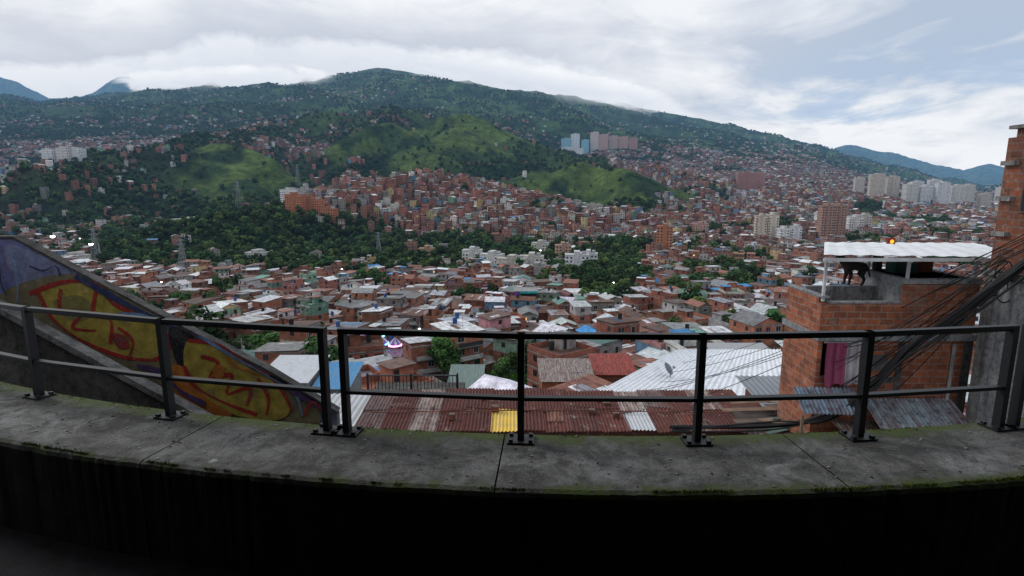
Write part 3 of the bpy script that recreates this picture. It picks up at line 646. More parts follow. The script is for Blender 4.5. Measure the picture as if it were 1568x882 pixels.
for i in range(13000):
    near=R()<.62; t=U(-.42,.36); q=float(vnoise(t*60,2.2 if near else 9.1,15))*.6+float(vnoise(t*230,5.2 if near else 7.1,25))*.4
    if q<(.45 if near and t>0 else .55): continue
    r_=(RN-.010-abs(random.gauss(0,.012))) if near else (RF+.010+abs(random.gauss(0,.024)))
    p=arc(r_,t); s_=U(.0025,.006); an=R()*6.28; k_=U(.6,1.6)
    b.face([(p[0]-s_*math.cos(an),p[1]-s_*math.sin(an),ZT-.004),(p[0]+s_*math.cos(an),p[1]+s_*math.sin(an),ZT-.004),(p[0]+s_*.3,p[1],ZT+s_*1.0)],(.10*k_,.14*k_,.015*k_))
for i in range(320):
    p=arc(U(RF+.03,RN-.04),U(-.4,.34)); s_=U(.003,.009); c=random.choice([(.35,.34,.32),(.2,.12,.07),(.1,.1,.1),(.4,.4,.38)])
    b.prism([(p[0]+s_*math.cos(q*1.57+i),p[1]+s_*U(.6,1)*math.sin(q*1.57+i)) for q in range(4)],ZT+.0005,ZT+s_*.6,c)
b.obj('moss_and_litter',[M_wall],par)
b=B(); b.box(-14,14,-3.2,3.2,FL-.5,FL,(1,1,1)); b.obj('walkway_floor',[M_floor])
b=B(); b.box(-14,14,-3.5,-3.2,FL-.5,1.0,(1,1,1)); b.box(-14,14,-3.5,2.75,1.0,1.25,(1,1,1))  # unseen roof and back wall, added to keep sky light off the walkway
for q in (-9,9): b.box(q-.15,q+.15,1.6,1.9,FL,1.0,(1,1,1))
b.obj('sky_block_shelter',[M_floor])

# ------------------------------------------------------------------ railing
rail=empty('metal_railing'); RP=11.46
def pang(x): return math.asin((x-CX)/RP)
posts=[-4.35,-3.22,-2.12,-1.075,-.955,.05,1.03,1.97,2.88,2.99,3.95,4.9]
secs=[[-5.4,-4.35,-3.22,-2.12,-1.075],[-.955,.05,1.03,1.97,2.88],[2.99,3.95,4.9]]
b=B()
for px in posts:
    t=pang(px); ex=Vector((math.cos(t),math.sin(t),0)); er=Vector((math.sin(t),-math.cos(t),0)); o=Vector((*arc(RP,t),0))
    def ob(a,c,z0,z1,off=(0,0)):
        o2=o+ex*off[0]+er*off[1]
        b.prism([tuple((o2-ex*a-er*c)[:2]),tuple((o2-ex*a+er*c)[:2]),tuple((o2+ex*a+er*c)[:2]),tuple((o2+ex*a-er*c)[:2])][::-1],z0,z1,(1,1,1))
    ob(.018,.024,ZT+.012,ZT+.600)
    ob(.075,.06,ZT+.001,ZT+.012)
    for sx in (-.055,.055):
        for sy in (-.04,.04): ob(.011,.011,ZT+.012,ZT+.026,(sx,sy))
b.obj('posts',[M_steel],rail)
b=B()
for s_ in secs:
    for zz,hh in ((ZT+.612,.011),(ZT+.25,.010)):
        for xa,xb in zip(s_[:-1],s_[1:]):
            A=Vector((*arc(RP,pang(xa)),0)); C=Vector((*arc(RP,pang(xb)),0)); d=(C-A).normalized(); nr=Vector((-d.y,d.x,0))*.020
            A2=A-d*(.022 if zz>ZT+.5 else -.018); C2=C+d*(.022 if zz>ZT+.5 else -.018)
            b.prism([tuple((A2-nr)[:2]),tuple((C2-nr)[:2]),tuple((C2+nr)[:2]),tuple((A2+nr)[:2])],zz-hh,zz+hh,(1,1,1))
            if zz>ZT+.5:
                nr2=nr*.45
                b.prism([tuple((A-nr2)[:2]),tuple((C-nr2)[:2]),tuple((C+nr2)[:2]),tuple((A+nr2)[:2])],zz-hh-.0115,zz-hh-.0005,(1,1,1))
b.obj('rails',[M_steel],rail)

# ------------------------------------------------------------------ graffiti stair wall
gw=empty('graffiti_wall',(-5.488,6.0,-.51))
def W(p,dep=0): return (p[0]*.0070,dep,-(p[1]-362)*.0071)
def plate(b,poly,y0,y1,col,mi=0):
    n=len(b.v);k_=len(poly)
    b.v.extend([W(p,y0) for p in poly]); b.v.extend([W(p,y1) for p in poly])
    b.f.append(tuple(range(n,n+k_))); b.c.append(col); b.m.append(mi)
    b.f.append(tuple(range(n+k_,n+2*k_))[::-1]); b.c.append(col); b.m.append(mi)
    for i in range(k_): j=(i+1)%k_; b.f.append((n+i,n+k_+i,n+k_+j,n+j)); b.c.append((.1,.1,.1)); b.m.append(mi)
def catmull(P,n=8,closed=False):
    o=[];m=len(P)
    rg=range(m) if closed else range(m-1)
    for i in rg:
        g=lambda q:P[q%m] if closed else P[max(0,min(m-1,q))]
        p0,p1,p2,p3=g(i-1),g(i),g(i+1),g(i+2)
        for k_ in range(n):
            t=k_/n
            o.append(tuple(.5*((2*p1[a])+(-p0[a]+p2[a])*t+(2*p0[a]-5*p1[a]+4*p2[a]-p3[a])*t*t+(-p0[a]+3*p1[a]-3*p2[a]+p3[a])*t**3) for a in (0,1)))
    if not closed: o.append(P[-1])
    return o
lay=[.004]
def fillp(b,P,col):
    lay[0]+=.0012; b.face([W(p,-lay[0]) for p in catmull(P,6,True)],col)
def stroke(b,P,w,col,closed=False):
    lay[0]+=.0012; C=catmull(P,8,closed); n=len(C)
    L=[];Rr=[]
    for i in range(n):
        a=C[max(i-1,0)]; c=C[min(i+1,n-1)]
        dx,dy=c[0]-a[0],c[1]-a[1]; l=math.hypot(dx,dy) or 1; ww=w*(.85+.3*math.sin(i*.35))/2
        L.append((C[i][0]-dy/l*ww,C[i][1]+dx/l*ww)); Rr.append((C[i][0]+dy/l*ww,C[i][1]-dx/l*ww))
    for i in range(n-1): b.face([W(L[i],-lay[0]),W(Rr[i],-lay[0]),W(Rr[i+1],-lay[0]),W(L[i+1],-lay[0])],col)
b=B()
wallpoly=[(-160,362),(32,362),(180,446),(300,513),(400,567),(505,636),(505,760),(-160,760)]
plate(b,wallpoly,0,.10,(.17,.18,.27))
b2=B(); top=[(-160,362),(32,362),(180,446),(300,513),(400,567),(507,637)]
for p,q in zip(top[:-1],top[1:]): b2.face([W((p[0],p[1]-1),-.012),W((q[0],q[1]-1),-.012),W((q[0],q[1]-1),.112),W((p[0],p[1]-1),.112)],(.12,.12,.11)); b2.face([W((p[0],p[1]-1),-.012),W((p[0],p[1]+2),-.012),W((q[0],q[1]+2),-.012),W((q[0],q[1]-1),-.012)],(.12,.12,.11))
YE=(.42,.32,.06);OL=(.24,.21,.07);RE=(.36,.03,.025);OR=(.46,.16,.03);DB=(.035,.05,.14);LB=(.16,.26,.45);PU=(.09,.05,.14);BK=(.015,.015,.02)
fillp(b,[(-60,372),(30,368),(60,388),(50,470),(20,480),(-60,450)],(.16,.17,.36))
fillp(b,[(25,372),(110,412),(90,425),(40,440),(20,410)],(.22,.24,.40))
fillp(b,[(0,450),(60,425),(130,420),(200,460),(300,520),(420,590),(480,640),(420,700),(200,640),(60,560),(-20,500)],(.20,.17,.10))
fillp(b,[(60,445),(110,432),(148,438),(172,468),(215,488),(243,505),(248,530),(228,548),(180,545),(120,520),(78,490)],YE)
fillp(b,[(80,460),(120,450),(140,470),(125,490),(95,485)],OL)
stroke(b,[(45,448),(100,430),(150,433),(178,466),(222,486),(250,508),(250,535),(225,552)],7,RE)
stroke(b,[(60,446),(75,485),(115,520),(175,546),(225,552)],6,RE)
stroke(b,[(95,440),(90,470),(120,478),(105,500),(140,505)],5,RE)
stroke(b,[(150,440),(140,478),(165,490),(160,525)],5,RE)
stroke(b,[(175,500),(195,520),(188,545)],5,RE)
fillp(b,[(165,510),(182,512),(190,530),(172,532)],(.30,.04,.04))
stroke(b,[(120,420),(190,462),(262,500),(300,530)],9,DB)
stroke(b,[(180,478),(225,484),(262,515)],5,LB)
fillp(b,[(255,500),(300,520),(310,560),(285,590),(262,560)],BK)
fillp(b,[(282,520),(330,530),(375,565),(410,585),(432,632),(400,650),(330,635),(290,600),(272,565)],YE)
fillp(b,[(250,560),(280,570),(300,610),(340,640),(300,650),(250,620)],OR)
stroke(b,[(282,520),(330,528),(375,560),(412,584),(436,634)],6,RE)
stroke(b,[(272,560),(285,592),(330,620),(380,640)],6,RE)
stroke(b,[(300,545),(325,555),(310,580),(345,575),(335,605),(372,595),(365,625)],6,RE)
stroke(b,[(340,545),(352,560),(390,575)],5,OR)
fillp(b,[(318,560),(335,562),(330,580),(318,578)],OR)
stroke(b,[(386,580),(400,610),(395,640)],6,RE)
stroke(b,[(300,512),(350,545),(400,575),(440,600),(452,640)],5,LB)
stroke(b,[(430,590),(460,612),(500,640)],12,PU)
stroke(b,[(405,575),(440,595),(490,628)],4,BK)
stroke(b,[(200,560),(240,572),(262,600),(300,622)],8,PU)
stroke(b,[(455,640),(470,618),(490,640)],4,RE)
stroke(b,[(30,380),(34,420),(28,460)],3,LB); stroke(b,[(10,395),(8,430),(14,450)],3,DB); stroke(b,[(55,405),(75,412),(95,405),(100,420)],3,DB)
k=N('spray_paint'); a=k.attr(); f=k.ramp(k.noise(7,6,.7),(.3,.7,.5,1.3)); sc=k.n('ShaderNodeVectorMath',operation='SCALE'); k.l(a.outputs['Color'],sc.inputs[0]); k.l(f,sc.inputs['Scale'])
col=k.mix(k.ramp(k.noise(3,6,.75),(.54,.68,0,.75)),sc.outputs[0],(.10,.095,.09)); col=k.mix(k.ramp(k.noise(45,3,.6),(.62,.7,0,.8)),col,(.3,.3,.29))
k.l(col,k.b.inputs['Base Color']); k.rough(.7,.3); k.bump(k.noise(30,5),.4,.01); M_spray=k.m
b.obj('painted_wall_face',[M_spray],gw); b2.obj('wall_coping',[M_dconc],gw)
b=B()
def slope(x): return -1.24-(x+5.1)*.605
xa,xb=-6.6,-2.75
for (y0,y1,zo,zt,mi) in ((5.62,5.76,0,-.07,0),(5.66,5.74,-.07,-3.2,1)):
    pts=[(xa,y0,slope(xa)+zt),(xb,y0,slope(xb)+zt),(xb,y0,slope(xb)+zo),(xa,y0,slope(xa)+zo)]
    pt2=[(p[0],y1,p[2]) for p in pts]
    b.face(pts,(1,1,1),mi); b.face(pt2[::-1],(1,1,1),mi); b.face([pts[3],pts[2],pt2[2],pt2[3]],(1,1,1),mi); b.face([pts[1],pt2[1],pt2[2],pts[2]],(1,1,1),mi); b.face([pts[0],pt2[0],pt2[1],pts[1]][::-1],(1,1,1),mi)
o=b.obj('stair_stringer',[M_conc,M_dconc]); o.parent=gw; o.matrix_parent_inverse=Matrix.Translation((5.488,-6.0,.51))

# ------------------------------------------------------------------ corrugated roofs
def corr(b,p00,p10,p11,p01,col,pitch=.12,amp=.022,nv=2,mi=0):
    p00,p10,p11,p01=[Vector(p) for p in (p00,p10,p11,p01)]
    L=(p10-p00).length; n=max(4,int(L/pitch*4)); base=len(b.v)
    for j in range(nv+1):
        t=j/nv
        for i in range(n+1):
            s_=i/n; p=(p00*(1-s_)+p10*s_)*(1-t)+(p01*(1-s_)+p11*s_)*t
            b.v.append((p.x,p.y,p.z+amp*math.sin(2*math.pi*s_*L/pitch)))
    for j in range(nv):
        for i in range(n):
            a=base+j*(n+1)+i; b.f.append((a,a+1,a+n+2,a+n+1)); b.c.append(col); b.m.append(mi)
rh=empty('rusty_roof_house')
b=B(); x0=-4.75; pal=[(.18,.14,.14),(.10,.03,.025),(.38,.32,.29),(.11,.035,.028),(.10,.03,.025),(.80,.54,.08),(.11,.035,.028),(.15,.05,.04),(.09,.03,.026),(.16,.05,.04),(.54,.56,.59),(.12,.04,.03),(.32,.25,.23),(.09,.03,.03),(.13,.045,.035)]
i=0
while x0<7.0:
    w_=.82; c=pal[i%len(pal)]; i+=1; dz=U(-.015,.02); mi=1 if max(c)>.45 else 0
    y1=18.75+U(-.25,.15); corr(b,(x0,15.75+U(-.14,.14),-7.06+dz),(x0+w_+.06,15.75+U(-.05,.05),-7.05+dz),(x0+w_+.06,y1,-6.90+dz),(x0,y1,-6.90+dz),c,.11,.022,2,mi)
    if R()<.7 or mi: corr(b,(x0,17.2+U(-.3,.3),-6.955+dz),(x0+w_+.05,17.2,-6.955+dz),(x0+w_+.05,y1+.05,-6.87+dz),(x0,y1+.05,-6.87+dz),random.choice(pal[:5]),.11,.022)
    if R()<.3 and not mi: yy_=U(15.9,16.8); corr(b,(x0+.1,yy_,-7.0+dz),(x0+.6,yy_+.05,-7.0+dz),(x0+.65,yy_+.9,-6.96+dz),(x0+.1,yy_+.85,-6.96+dz),random.choice([(.40,.36,.34),(.2,.06,.04),(.28,.14,.1)]),.11,.022)
    x0+=w_
b.obj('roof_sheets',[M_rust,M_zinc],rh)
b=B(); b.box(-4.3,7.0,16.2,18.4,-13,-7.12,(1,1,1)); b.obj('walls',[M_brickd],rh)
b=B()
for q in range(12): 
    xx=U(-4,6.8); yy=U(16.2,18.2); s_=U(.05,.12); b.box(xx-s_,xx+s_,yy-s_,yy+s_*.8,-7.0,-6.93+s_,(.2,.12,.1))
b.tube([(-4.4,16.9,-6.94),(1.0,17.0,-6.90),(6.9,16.8,-6.92)],.018,(.1,.08,.07),0,6)
b.obj('loose_bricks_and_batten',[M_brickd],rh)
wr=empty('white_roof_house')
b=B(); F0,F1,K1,K0=(4.2,27.6,-10.3),(14.4,26.7,-10.3),(16.7,34.2,-9.9),(10.3,34.2,-9.9)
corr(b,F0,F1,K1,K0,(.78,.81,.85),.34,.03,2); b.obj('roof_sheets',[M_zinc],wr)
b=B(); b.prism([(4.9,28.0),(14.2,27.1),(16.3,33.9),(10.5,33.9)],-19,-10.36,(.5,.48,.45)); b.obj('walls',[M_wall],wr)
def dish(name,loc,r,az,col=(.45,.46,.47)):
    e=empty(name,loc); b=B(); rings=6; seg=20
    for i in range(rings+1):
        rr=r*i/rings
        for k_ in range(seg): t=2*math.pi*k_/seg; b.v.append((rr*math.cos(t),.35*rr*rr/r,rr*math.sin(t)))
    for i in range(rings):
        for k_ in range(seg): k2=(k_+1)%seg; b.f.append((i*seg+k_,i*seg+k2,(i+1)*seg+k2,(i+1)*seg+k_)); b.c.append(col); b.m.append(0)
    o=b.obj('reflector',[M_wall],e); o.rotation_euler=(math.radians(-35),0,az); o.location=(0,0,.55)
    b=B(); b.tube([(0,0,0),(0,0,.5)],.03,(.3,.3,.3)); b.tube([(0,0,.2),(0,-.55,.75)],.015,(.3,.3,.3)); b.box(-.06,.06,-.62,-.5,.7,.8,(.3,.3,.3)); b.obj('mast_and_feed',[M_wall],e)
dish('satellite_dish',(8.6,29.6,-10.15),.38,math.radians(60),(.22,.25,.3))
def simple_house(name,x0,x1,y0,y1,zb,zt,wm,rcol,rise=.4,rm=None,win=True):
    e=empty(name); b=B(); b.box(x0,x1,y0,y1,zb,zt,(.5,.5,.5)); b.obj('walls',[wm],e)
    b=B(); corr(b,(x0-.3,y0-.4,zt+.05),(x1+.3,y0-.4,zt+.05),(x1+.3,y1+.3,zt+rise),(x0-.3,y1+.3,zt+rise),rcol,.2,.025); b.obj('roof_sheets',[rm or M_zinc],e)
    if win:
        b=B(); n=max(1,int((x1-x0)/2))
        for i in range(n):
            cx=x0+(i+.5)*(x1-x0)/n; zc=zt-1.5
            b.box(cx-.55,cx+.55,y0-.05,y0-.003,zc-.55,zc+.6,(.45,.44,.42),0); b.box(cx-.47,cx+.47,y0-.07,y0-.052,zc-.47,zc+.52,(0,0,0),2)
            b.box(cx-.65,cx+.65,y0-.14,y0-.004,zc-.65,zc-.56,(.4,.4,.4),0)
        b.obj('windows',HM,e)
    return e
simple_house('brick_house',8.6,11.8,17.4,20,-12,-7.3,M_brickd,(.22,.25,.28),.4,M_zinc,False)
simple_house('white_wall_house',-7.2,-4.95,16.3,18.8,-13,-7.3,M_plaster,(.50,.52,.53),.15,M_zinc,False)
simple_house('brick_house',3.2,8.6,58,63,-30,-20.3,M_brick,(.36,.33,.31),.9,M_rust)
simple_house('brick_house',9.6,14.0,62,67,-32,-20.9,M_brickd,(.40,.08,.065),.9,M_rust)
simple_house('green_house',-7.2,-3.6,62,67,-32,-22.6,M_plaster,(.13,.20,.18),1.2)
simple_house('white_house',-23.5,-18.9,50,56,-28,-17.6,M_plaster,(.6,.62,.65),.7)
simple_house('blue_roof_house',-18.2,-15.2,50,55,-28,-18.2,M_plaster,(.05,.26,.50),.9)
simple_house('brick_house',28,33,52,58,-28,-16.6,M_brick,(.5,.52,.54),.7)
simple_house('brick_house',18.5,23.5,46,52,-28,-15.2,M_brickd,(.33,.34,.36),.7)
e=empty('patched_plank_roof'); b=B()
b.box(6.9,9.4,14.5,16.9,-11,-6.75,(.12,.10,.09),0)
for q in range(22):
    cx,cy=U(7.1,9.2),U(14.7,16.7); a=U(-.5,.5); l=U(.4,1.0); w_=U(.06,.16); z0=-6.74+q*.012
    c=random.choice([(.28,.25,.2),(.14,.11,.09),(.35,.34,.32),(.10,.16,.14),(.22,.14,.10)])
    ca,sa=math.cos(a),math.sin(a); b.prism([(cx+u_*ca-v_*sa,cy+u_*sa+v_*ca) for u_,v_ in ((-l,-w_),(l,-w_),(l,w_),(-l,w_))],z0,z0+.011,c)
b.obj('planks',[M_wall],e)
b=B(); z0,z1=-7.55,-6.80
for q in range(26):
    xx=-5.3+q*.13; b.box(xx-.010,xx+.010,19.98,20.02,z0,z1,(1,1,1))
b.box(-5.35,-2.0,19.96,20.04,z1,z1+.03,(1,1,1)); b.box(-5.35,-2.0,19.97,20.03,z0+.1,z0+.13,(1,1,1))
for xx in (-5.3,-3.7,-2.0): b.box(xx-.03,xx+.03,19.95,20.05,-9.5,z1+.1,(1,1,1))
b.obj('iron_fence',[M_steel])
b=B(); b.box(-5.4,-1.9,19.9,22,-12,-7.75,(1,1,1)); b.obj('terrace_slab',[M_dconc])

# ------------------------------------------------------------------ right brick house
bh=empty('brick_house')
X0,X1,Y0,Y1=7.78,11.7,14.0,15.8
b=B()
b.box(X0,X0+.12,Y0,Y0+.2,-11,-3.82,(1,1,1)); b.box(8.66,X1,Y0,Y0+.2,-11,-3.82,(1,1,1)); b.box(X0+.12,8.66,Y0,Y0+.2,-11,-4.80,(1,1,1))
b.box(X0,X0+.18,Y0+.2,Y1,-11,-3.82,(1,1,1)); b.box(X1-.18,X1,Y0+.2,Y1,-11,-3.82,(1,1,1)); b.box(X0+.18,X1-.18,Y1-.2,Y1,-11,-3.82,(1,1,1))
b.box(X0,9.85,Y0,Y0+.15,-3.66,-2.86,(1,1,1)); b.box(X0,X0+.15,Y0+.15,Y1,-3.66,-2.72,(1,1,1))
b.box(9.85,X1,Y0,Y0+.16,-3.66,-2.36,(1,1,1)); b.box(X1-.16,X1,Y0+.16,Y1,-3.66,-2.36,(1,1,1))
b.obj('brick_walls',[M_brick],bh)
b=B(); b.box(X0-.06,X1+.06,Y0-.08,Y1+.05,-3.82,-3.66,(1,1,1)); b.box(X0+.2,X1-.2,Y0+.25,Y1-.25,-6.5,-6.4,(1,1,1))
b.box(9.80,X1+.04,Y0-.03,Y1,-2.36,-2.25,(1,1,1)); b.box(X0-.02,X0+.17,Y0-.02,Y1,-2.72,-2.68,(1,1,1)); b.box(X0+.17,9.80,Y0-.02,Y0+.17,-2.86,-2.82,(1,1,1))
b.box(9.85,9.99,Y0+.16,Y1,-3.66,-2.36,(1,1,1)); b.box(X0+.15,9.85,15.15,15.3,-3.66,-2.62,(1,1,1))
b.obj('slabs_and_plaster',[M_plaster],bh)
b=B(); b.box(9.82,9.98,Y0-.025,Y0-.002,-11,-3.83,(1,1,1)); b.box(11.5,11.72,Y0-.02,Y0-.002,-11,-3.83,(1,1,1)); b.box(X0+.9,9.8,Y0-.018,Y0-.002,-4.95,-4.80,(1,1,1))
b.obj('concrete_columns',[M_dconc],bh)
b=B(); n=26
for i in range(n):
    xa_=X0+.16+i*.84/n; xb_=xa_+.84/n; fy=lambda q:Y0-.13+.035*math.sin(q*1.15)+.012*math.sin(q*2.9)
    for (za_,zb_,o1,o2) in ((-3.84,-4.3,0,.02),(-4.3,-4.95-.05*math.sin(i*.5),.02,-.03)):
        b.face([(xa_,fy(i)+o2,zb_),(xb_,fy(i+1)+o2,zb_),(xb_,fy(i+1)+o1,za_),(xa_,fy(i)+o1,za_)],(.30,.07,.14) if i<16 else (.46,.43,.46))
b.box(X0+.1,X0+1.1,Y0-.11,Y0-.09,-3.86,-3.83,(.3,.3,.3))
b.obj('pink_curtain',[M_wall],bh)
b=B(); b.tube([(11.2,Y0-.07,-10),(11.2,Y0-.07,-3.9)],.04,(.4,.4,.38)); b.box(9.2,9.6,Y0-.03,Y0-.003,-4.6,-4.2,(.1,.1,.1)); b.obj('vent_and_pipe',HM,bh)
b=B(); corr(b,(7.55,13.7,-1.60),(12.6,13.7,-1.66),(14.6,18.0,-1.72),(9.9,18.0,-1.70),(.80,.82,.84),.5,.012,2); b.obj('canopy_sheets',[M_zinc],bh)
b=B(); b.box(7.55,12.6,13.66,13.72,-1.76,-1.68,(.55,.56,.57))
for (px,py,pz,pt) in ((7.84,14.08,-2.82,-1.70),(9.92,14.1,-2.25,-1.70),(11.6,14.1,-2.25,-1.72),(9.92,15.7,-2.36,-1.70)): b.box(px-.03,px+.03,py-.03,py+.03,pz,pt,(.5,.51,.52))
b.obj('canopy_frame',[M_wall],bh)
b=B(); b.box(10.2,10.8,15.0,15.4,-2.25,-1.98,(.04,.08,.07)); b.box(11.0,11.35,15.2,15.5,-2.25,-1.95,(.2,.06,.04)); b.tube([(10.1,15.6,-2.25),(10.1,15.6,-1.85)],.12,(.03,.03,.03)); b.box(9.99,11.5,Y0+.2,Y1-.02,-2.36,-2.25,(.3,.3,.3)); b.obj('stored_crates',[M_wall],bh)
e=empty('corrugated_lean_to'); b=B(); corr(b,(7.15,13.2,-5.45),(8.7,13.2,-5.5),(8.7,13.84,-5.02),(7.15,13.84,-5.0),(.16,.24,.32),.1,.018); b.obj('sheets',[M_rust],e)
b=B(); 
for px in (7.2,8.6): b.box(px-.03,px+.03,13.3,13.36,-11,-5.55,(.2,.15,.1))
b.obj('posts',[M_wall],e)
e=empty('corrugated_lean_to'); b=B(); corr(b,(9.0,12.7,-6.0),(11.3,12.7,-6.0),(11.3,13.95,-5.35),(9.0,13.95,-5.35),(.30,.37,.43),.1,.018); b.obj('sheets',[M_rust],e)
b=B(); 
for px in (9.05,11.2): b.box(px-.03,px+.03,12.8,12.86,-11,-6.1,(.2,.15,.1))
b.obj('posts',[M_wall],e)
e=empty('corrugated_lean_to'); b=B(); corr(b,(8.2,12.4,-6.2),(9.3,12.4,-6.2),(9.3,13.8,-5.9),(8.2,13.8,-5.9),(.14,.13,.12),.1,.018); b.obj('sheets',[M_rust],e)
b=B(); b.box(8.3,9.2,12.5,13.7,-11,-6.3,(.14,.09,.07)); b.obj('base_walls',[M_wall],e)
def glow(name,c,s_):
    k=N(name); em=k.n('ShaderNodeEmission'); em.inputs[0].default_value=(*c,1); em.inputs[1].default_value=s_; k.l(em.outputs[0],k.o.inputs[0]); return k.m
e=empty('warning_beacon',(11.6,17.4,-1.72)); b=B(); b.box(-.11,.11,-.04,.04,0,.2,(.25,.03,.02)); b.obj('housing',[M_wall],e)
b=B(); b.tube([(0,-.05,.1),(0,-.062,.1)],.06,(1,1,1),0,10); b.obj('lens',[glow('amber_light',(1,.5,.05),1.5)],e)

tb=empty('tall_brick_building')
TX=11.35
b=B(); b.box(TX,15.5,10.6,13.4,-1.9,1.12,(1,1,1)); b.box(TX+.18,15.5,10.8,13.4,1.12,1.32,(1,1,1)); b.obj('upper_brick_walls',[M_brickd],tb)
b=B(); b.box(TX-.03,15.5,10.0,13.4,-11,-2.02,(1,1,1)); b.obj('lower_walls',[M_plaster],tb)
b=B(); b.box(TX-.15,15.6,9.85,13.5,-2.02,-1.9,(1,1,1)); b.box(TX+.06,15.6,10.5,13.5,1.32,1.40,(1,1,1)); b.box(TX-.08,TX+.0,13.1,13.38,-11,-2.03,(1,1,1))
for z_ in (-1.1,-.3,.5): b.box(TX-.12,TX-.001,13.0,13.38,z_,z_+.10,(1,1,1))
b.obj('slabs_and_ledges',[M_conc],tb)
b=B()
b.box(TX-.04,TX-.003,12.5,12.8,-.55,.0,(.12,.07,.05)); b.box(TX-.06,TX-.042,12.55,12.75,-.5,-.05,(0,0,0),2)
b.obj('vent_opening',HM,tb)

# ------------------------------------------------------------------ cables
def sag(a,c,s_,n=18):
    a=Vector(a);c=Vector(c); return [tuple(a.lerp(c,i/n)-Vector((0,0,s_*4*(i/n)*(1-i/n)))) for i in range(n+1)]
cab=empty('overhead_cables'); b=B()
hub=(11.15,12.9,-1.95)
def smooth3(P,n=8):
    o=[];m=len(P)
    for i in range(m-1):
        g=lambda q:P[max(0,min(m-1,q))]
        p0,p1,p2,p3=g(i-1),g(i),g(i+1),g(i+2)
        for k_ in range(n):
            t=k_/n; o.append(tuple(.5*((2*p1[a])+(-p0[a]+p2[a])*t+(2*p0[a]-5*p1[a]+4*p2[a]-p3[a])*t*t+(-p0[a]+3*p1[a]-3*p2[a]+p3[a])*t**3) for a in (0,1,2)))
    o.append(P[-1]); return o
trunk=[(11.3,11.6,-.95),(11.05,12.5,-1.9),(10.2,12.9,-3.0),(9.5,13.2,-3.8),(8.9,13.5,-4.85),(8.0,13.6,-5.6),(7.0,14.3,-6.25),(4.6,15.6,-6.85)]
b.tube(smooth3(trunk),[.10]*18+[.085]*12+[.06]*27,(1,1,1),0,8)
for q in range(4): b.tube(smooth3([(p[0]+U(-.12,.12),p[1]-U(.05,.15),p[2]+U(-.14,.14)) for p in trunk]),.022,(1,1,1),0,6)
b.tube(smooth3([(11.3,11.5,-1.1),(11.0,12.4,-2.2),(10.1,12.8,-3.3),(9.3,13.1,-4.1),(8.7,13.4,-5.2),(7.7,13.6,-5.9)]),.03,(1,1,1),0,6)
for i in range(14):
    tgt=(U(7.9,9.8),U(13.6,13.9),U(-5.4,-3.9)); b.tube(sag((hub[0]+U(-.1,.1),hub[1]-.1,hub[2]+U(-.5,.5)),tgt,U(.05,.45)),U(.007,.013),(1,1,1),0,5)
for i in range(6):
    b.tube(sag((11.3,11.9,-.8+U(-.4,.2)),(4.0+i*1.2,22+i*2,-9.6+U(-.5,.5)),U(.3,1.1)),.011,(1,1,1),0,5)
for (dx,dz) in ((-.12,-.2),(.05,-.35),(-.05,.05)):
    ring=[(hub[0]+dx+.2*math.cos(t*.4),hub[1]-.2,hub[2]+dz+.28*math.sin(t*.4)) for t in range(17)]; b.tube(ring,.013,(1,1,1),0,5)
b.obj('cable_bundle',[M_cable],cab)

# ------------------------------------------------------------------ dog
def dog(loc):
    e=empty('black_dog',loc)
    V=[(0,0,.47),(-.14,0,.47),(-.30,0,.475),(-.40,0,.56),(-.46,0,.64),(-.52,0,.65),(-.61,0,.615),
       (.07,0,.48),(.13,0,.40),(.17,0,.28),(.19,0,.20)]
    Rr=[.105,.110,.130,.088,.076,.070,.036,.06,.026,.020,.013]
    E=[(0,1),(1,2),(2,3),(3,4),(4,5),(5,6),(0,7),(7,8),(8,9),(9,10)]
    def leg(root,pts,rs):
        prev=root
        for p,r in zip(pts,rs): V.append(p); Rr.append(r); E.append((prev,len(V)-1)); prev=len(V)-1
    for sy in (-1,1):
        o=.03*sy
        leg(0,[(.03,.075*sy,.38),(-.02,.08*sy,.27),(.075+o,.08*sy,.16),(.045+o,.08*sy,.04),(.0+o,.08*sy,.022)],[.080,.056,.032,.027,.026])
        leg(2,[(-.30,.07*sy,.38),(-.265-o,.075*sy,.27),(-.29-o,.075*sy,.15),(-.29-o,.075*sy,.04),(-.325-o,.075*sy,.022)],[.072,.048,.034,.027,.026])
        leg(4,[(-.445,.045*sy,.71),(-.43,.06*sy,.76)],[.028,.009])
    me=bpy.data.meshes.new('body'); me.from_pydata(V,E,[]); o=bpy.data.objects.new('body',me); scene.collection.objects.link(o); o.parent=e
    m=o.modifiers.new('skin','SKIN')
    if me.skin_vertices:
        sv=me.skin_vertices[0].data
        for i,r in enumerate(Rr): sv[i].radius=(r,r); sv[i].use_root=(i==0)
    m.use_smooth_shade=True; s2=o.modifiers.new('sub','SUBSURF'); s2.levels=2; s2.render_levels=2
    k=N('black_fur'); k.l(k.mix(k.noise(40,4),(.006,.006,.007),(.018,.016,.015)),k.b.inputs['Base Color']); k.rough(.8,.25); me.materials.append(k.m)
    e.rotation_euler.z=math.radians(-14); e.scale=(1.15,)*3
    return e
dog((9.45,15.22,-2.62))

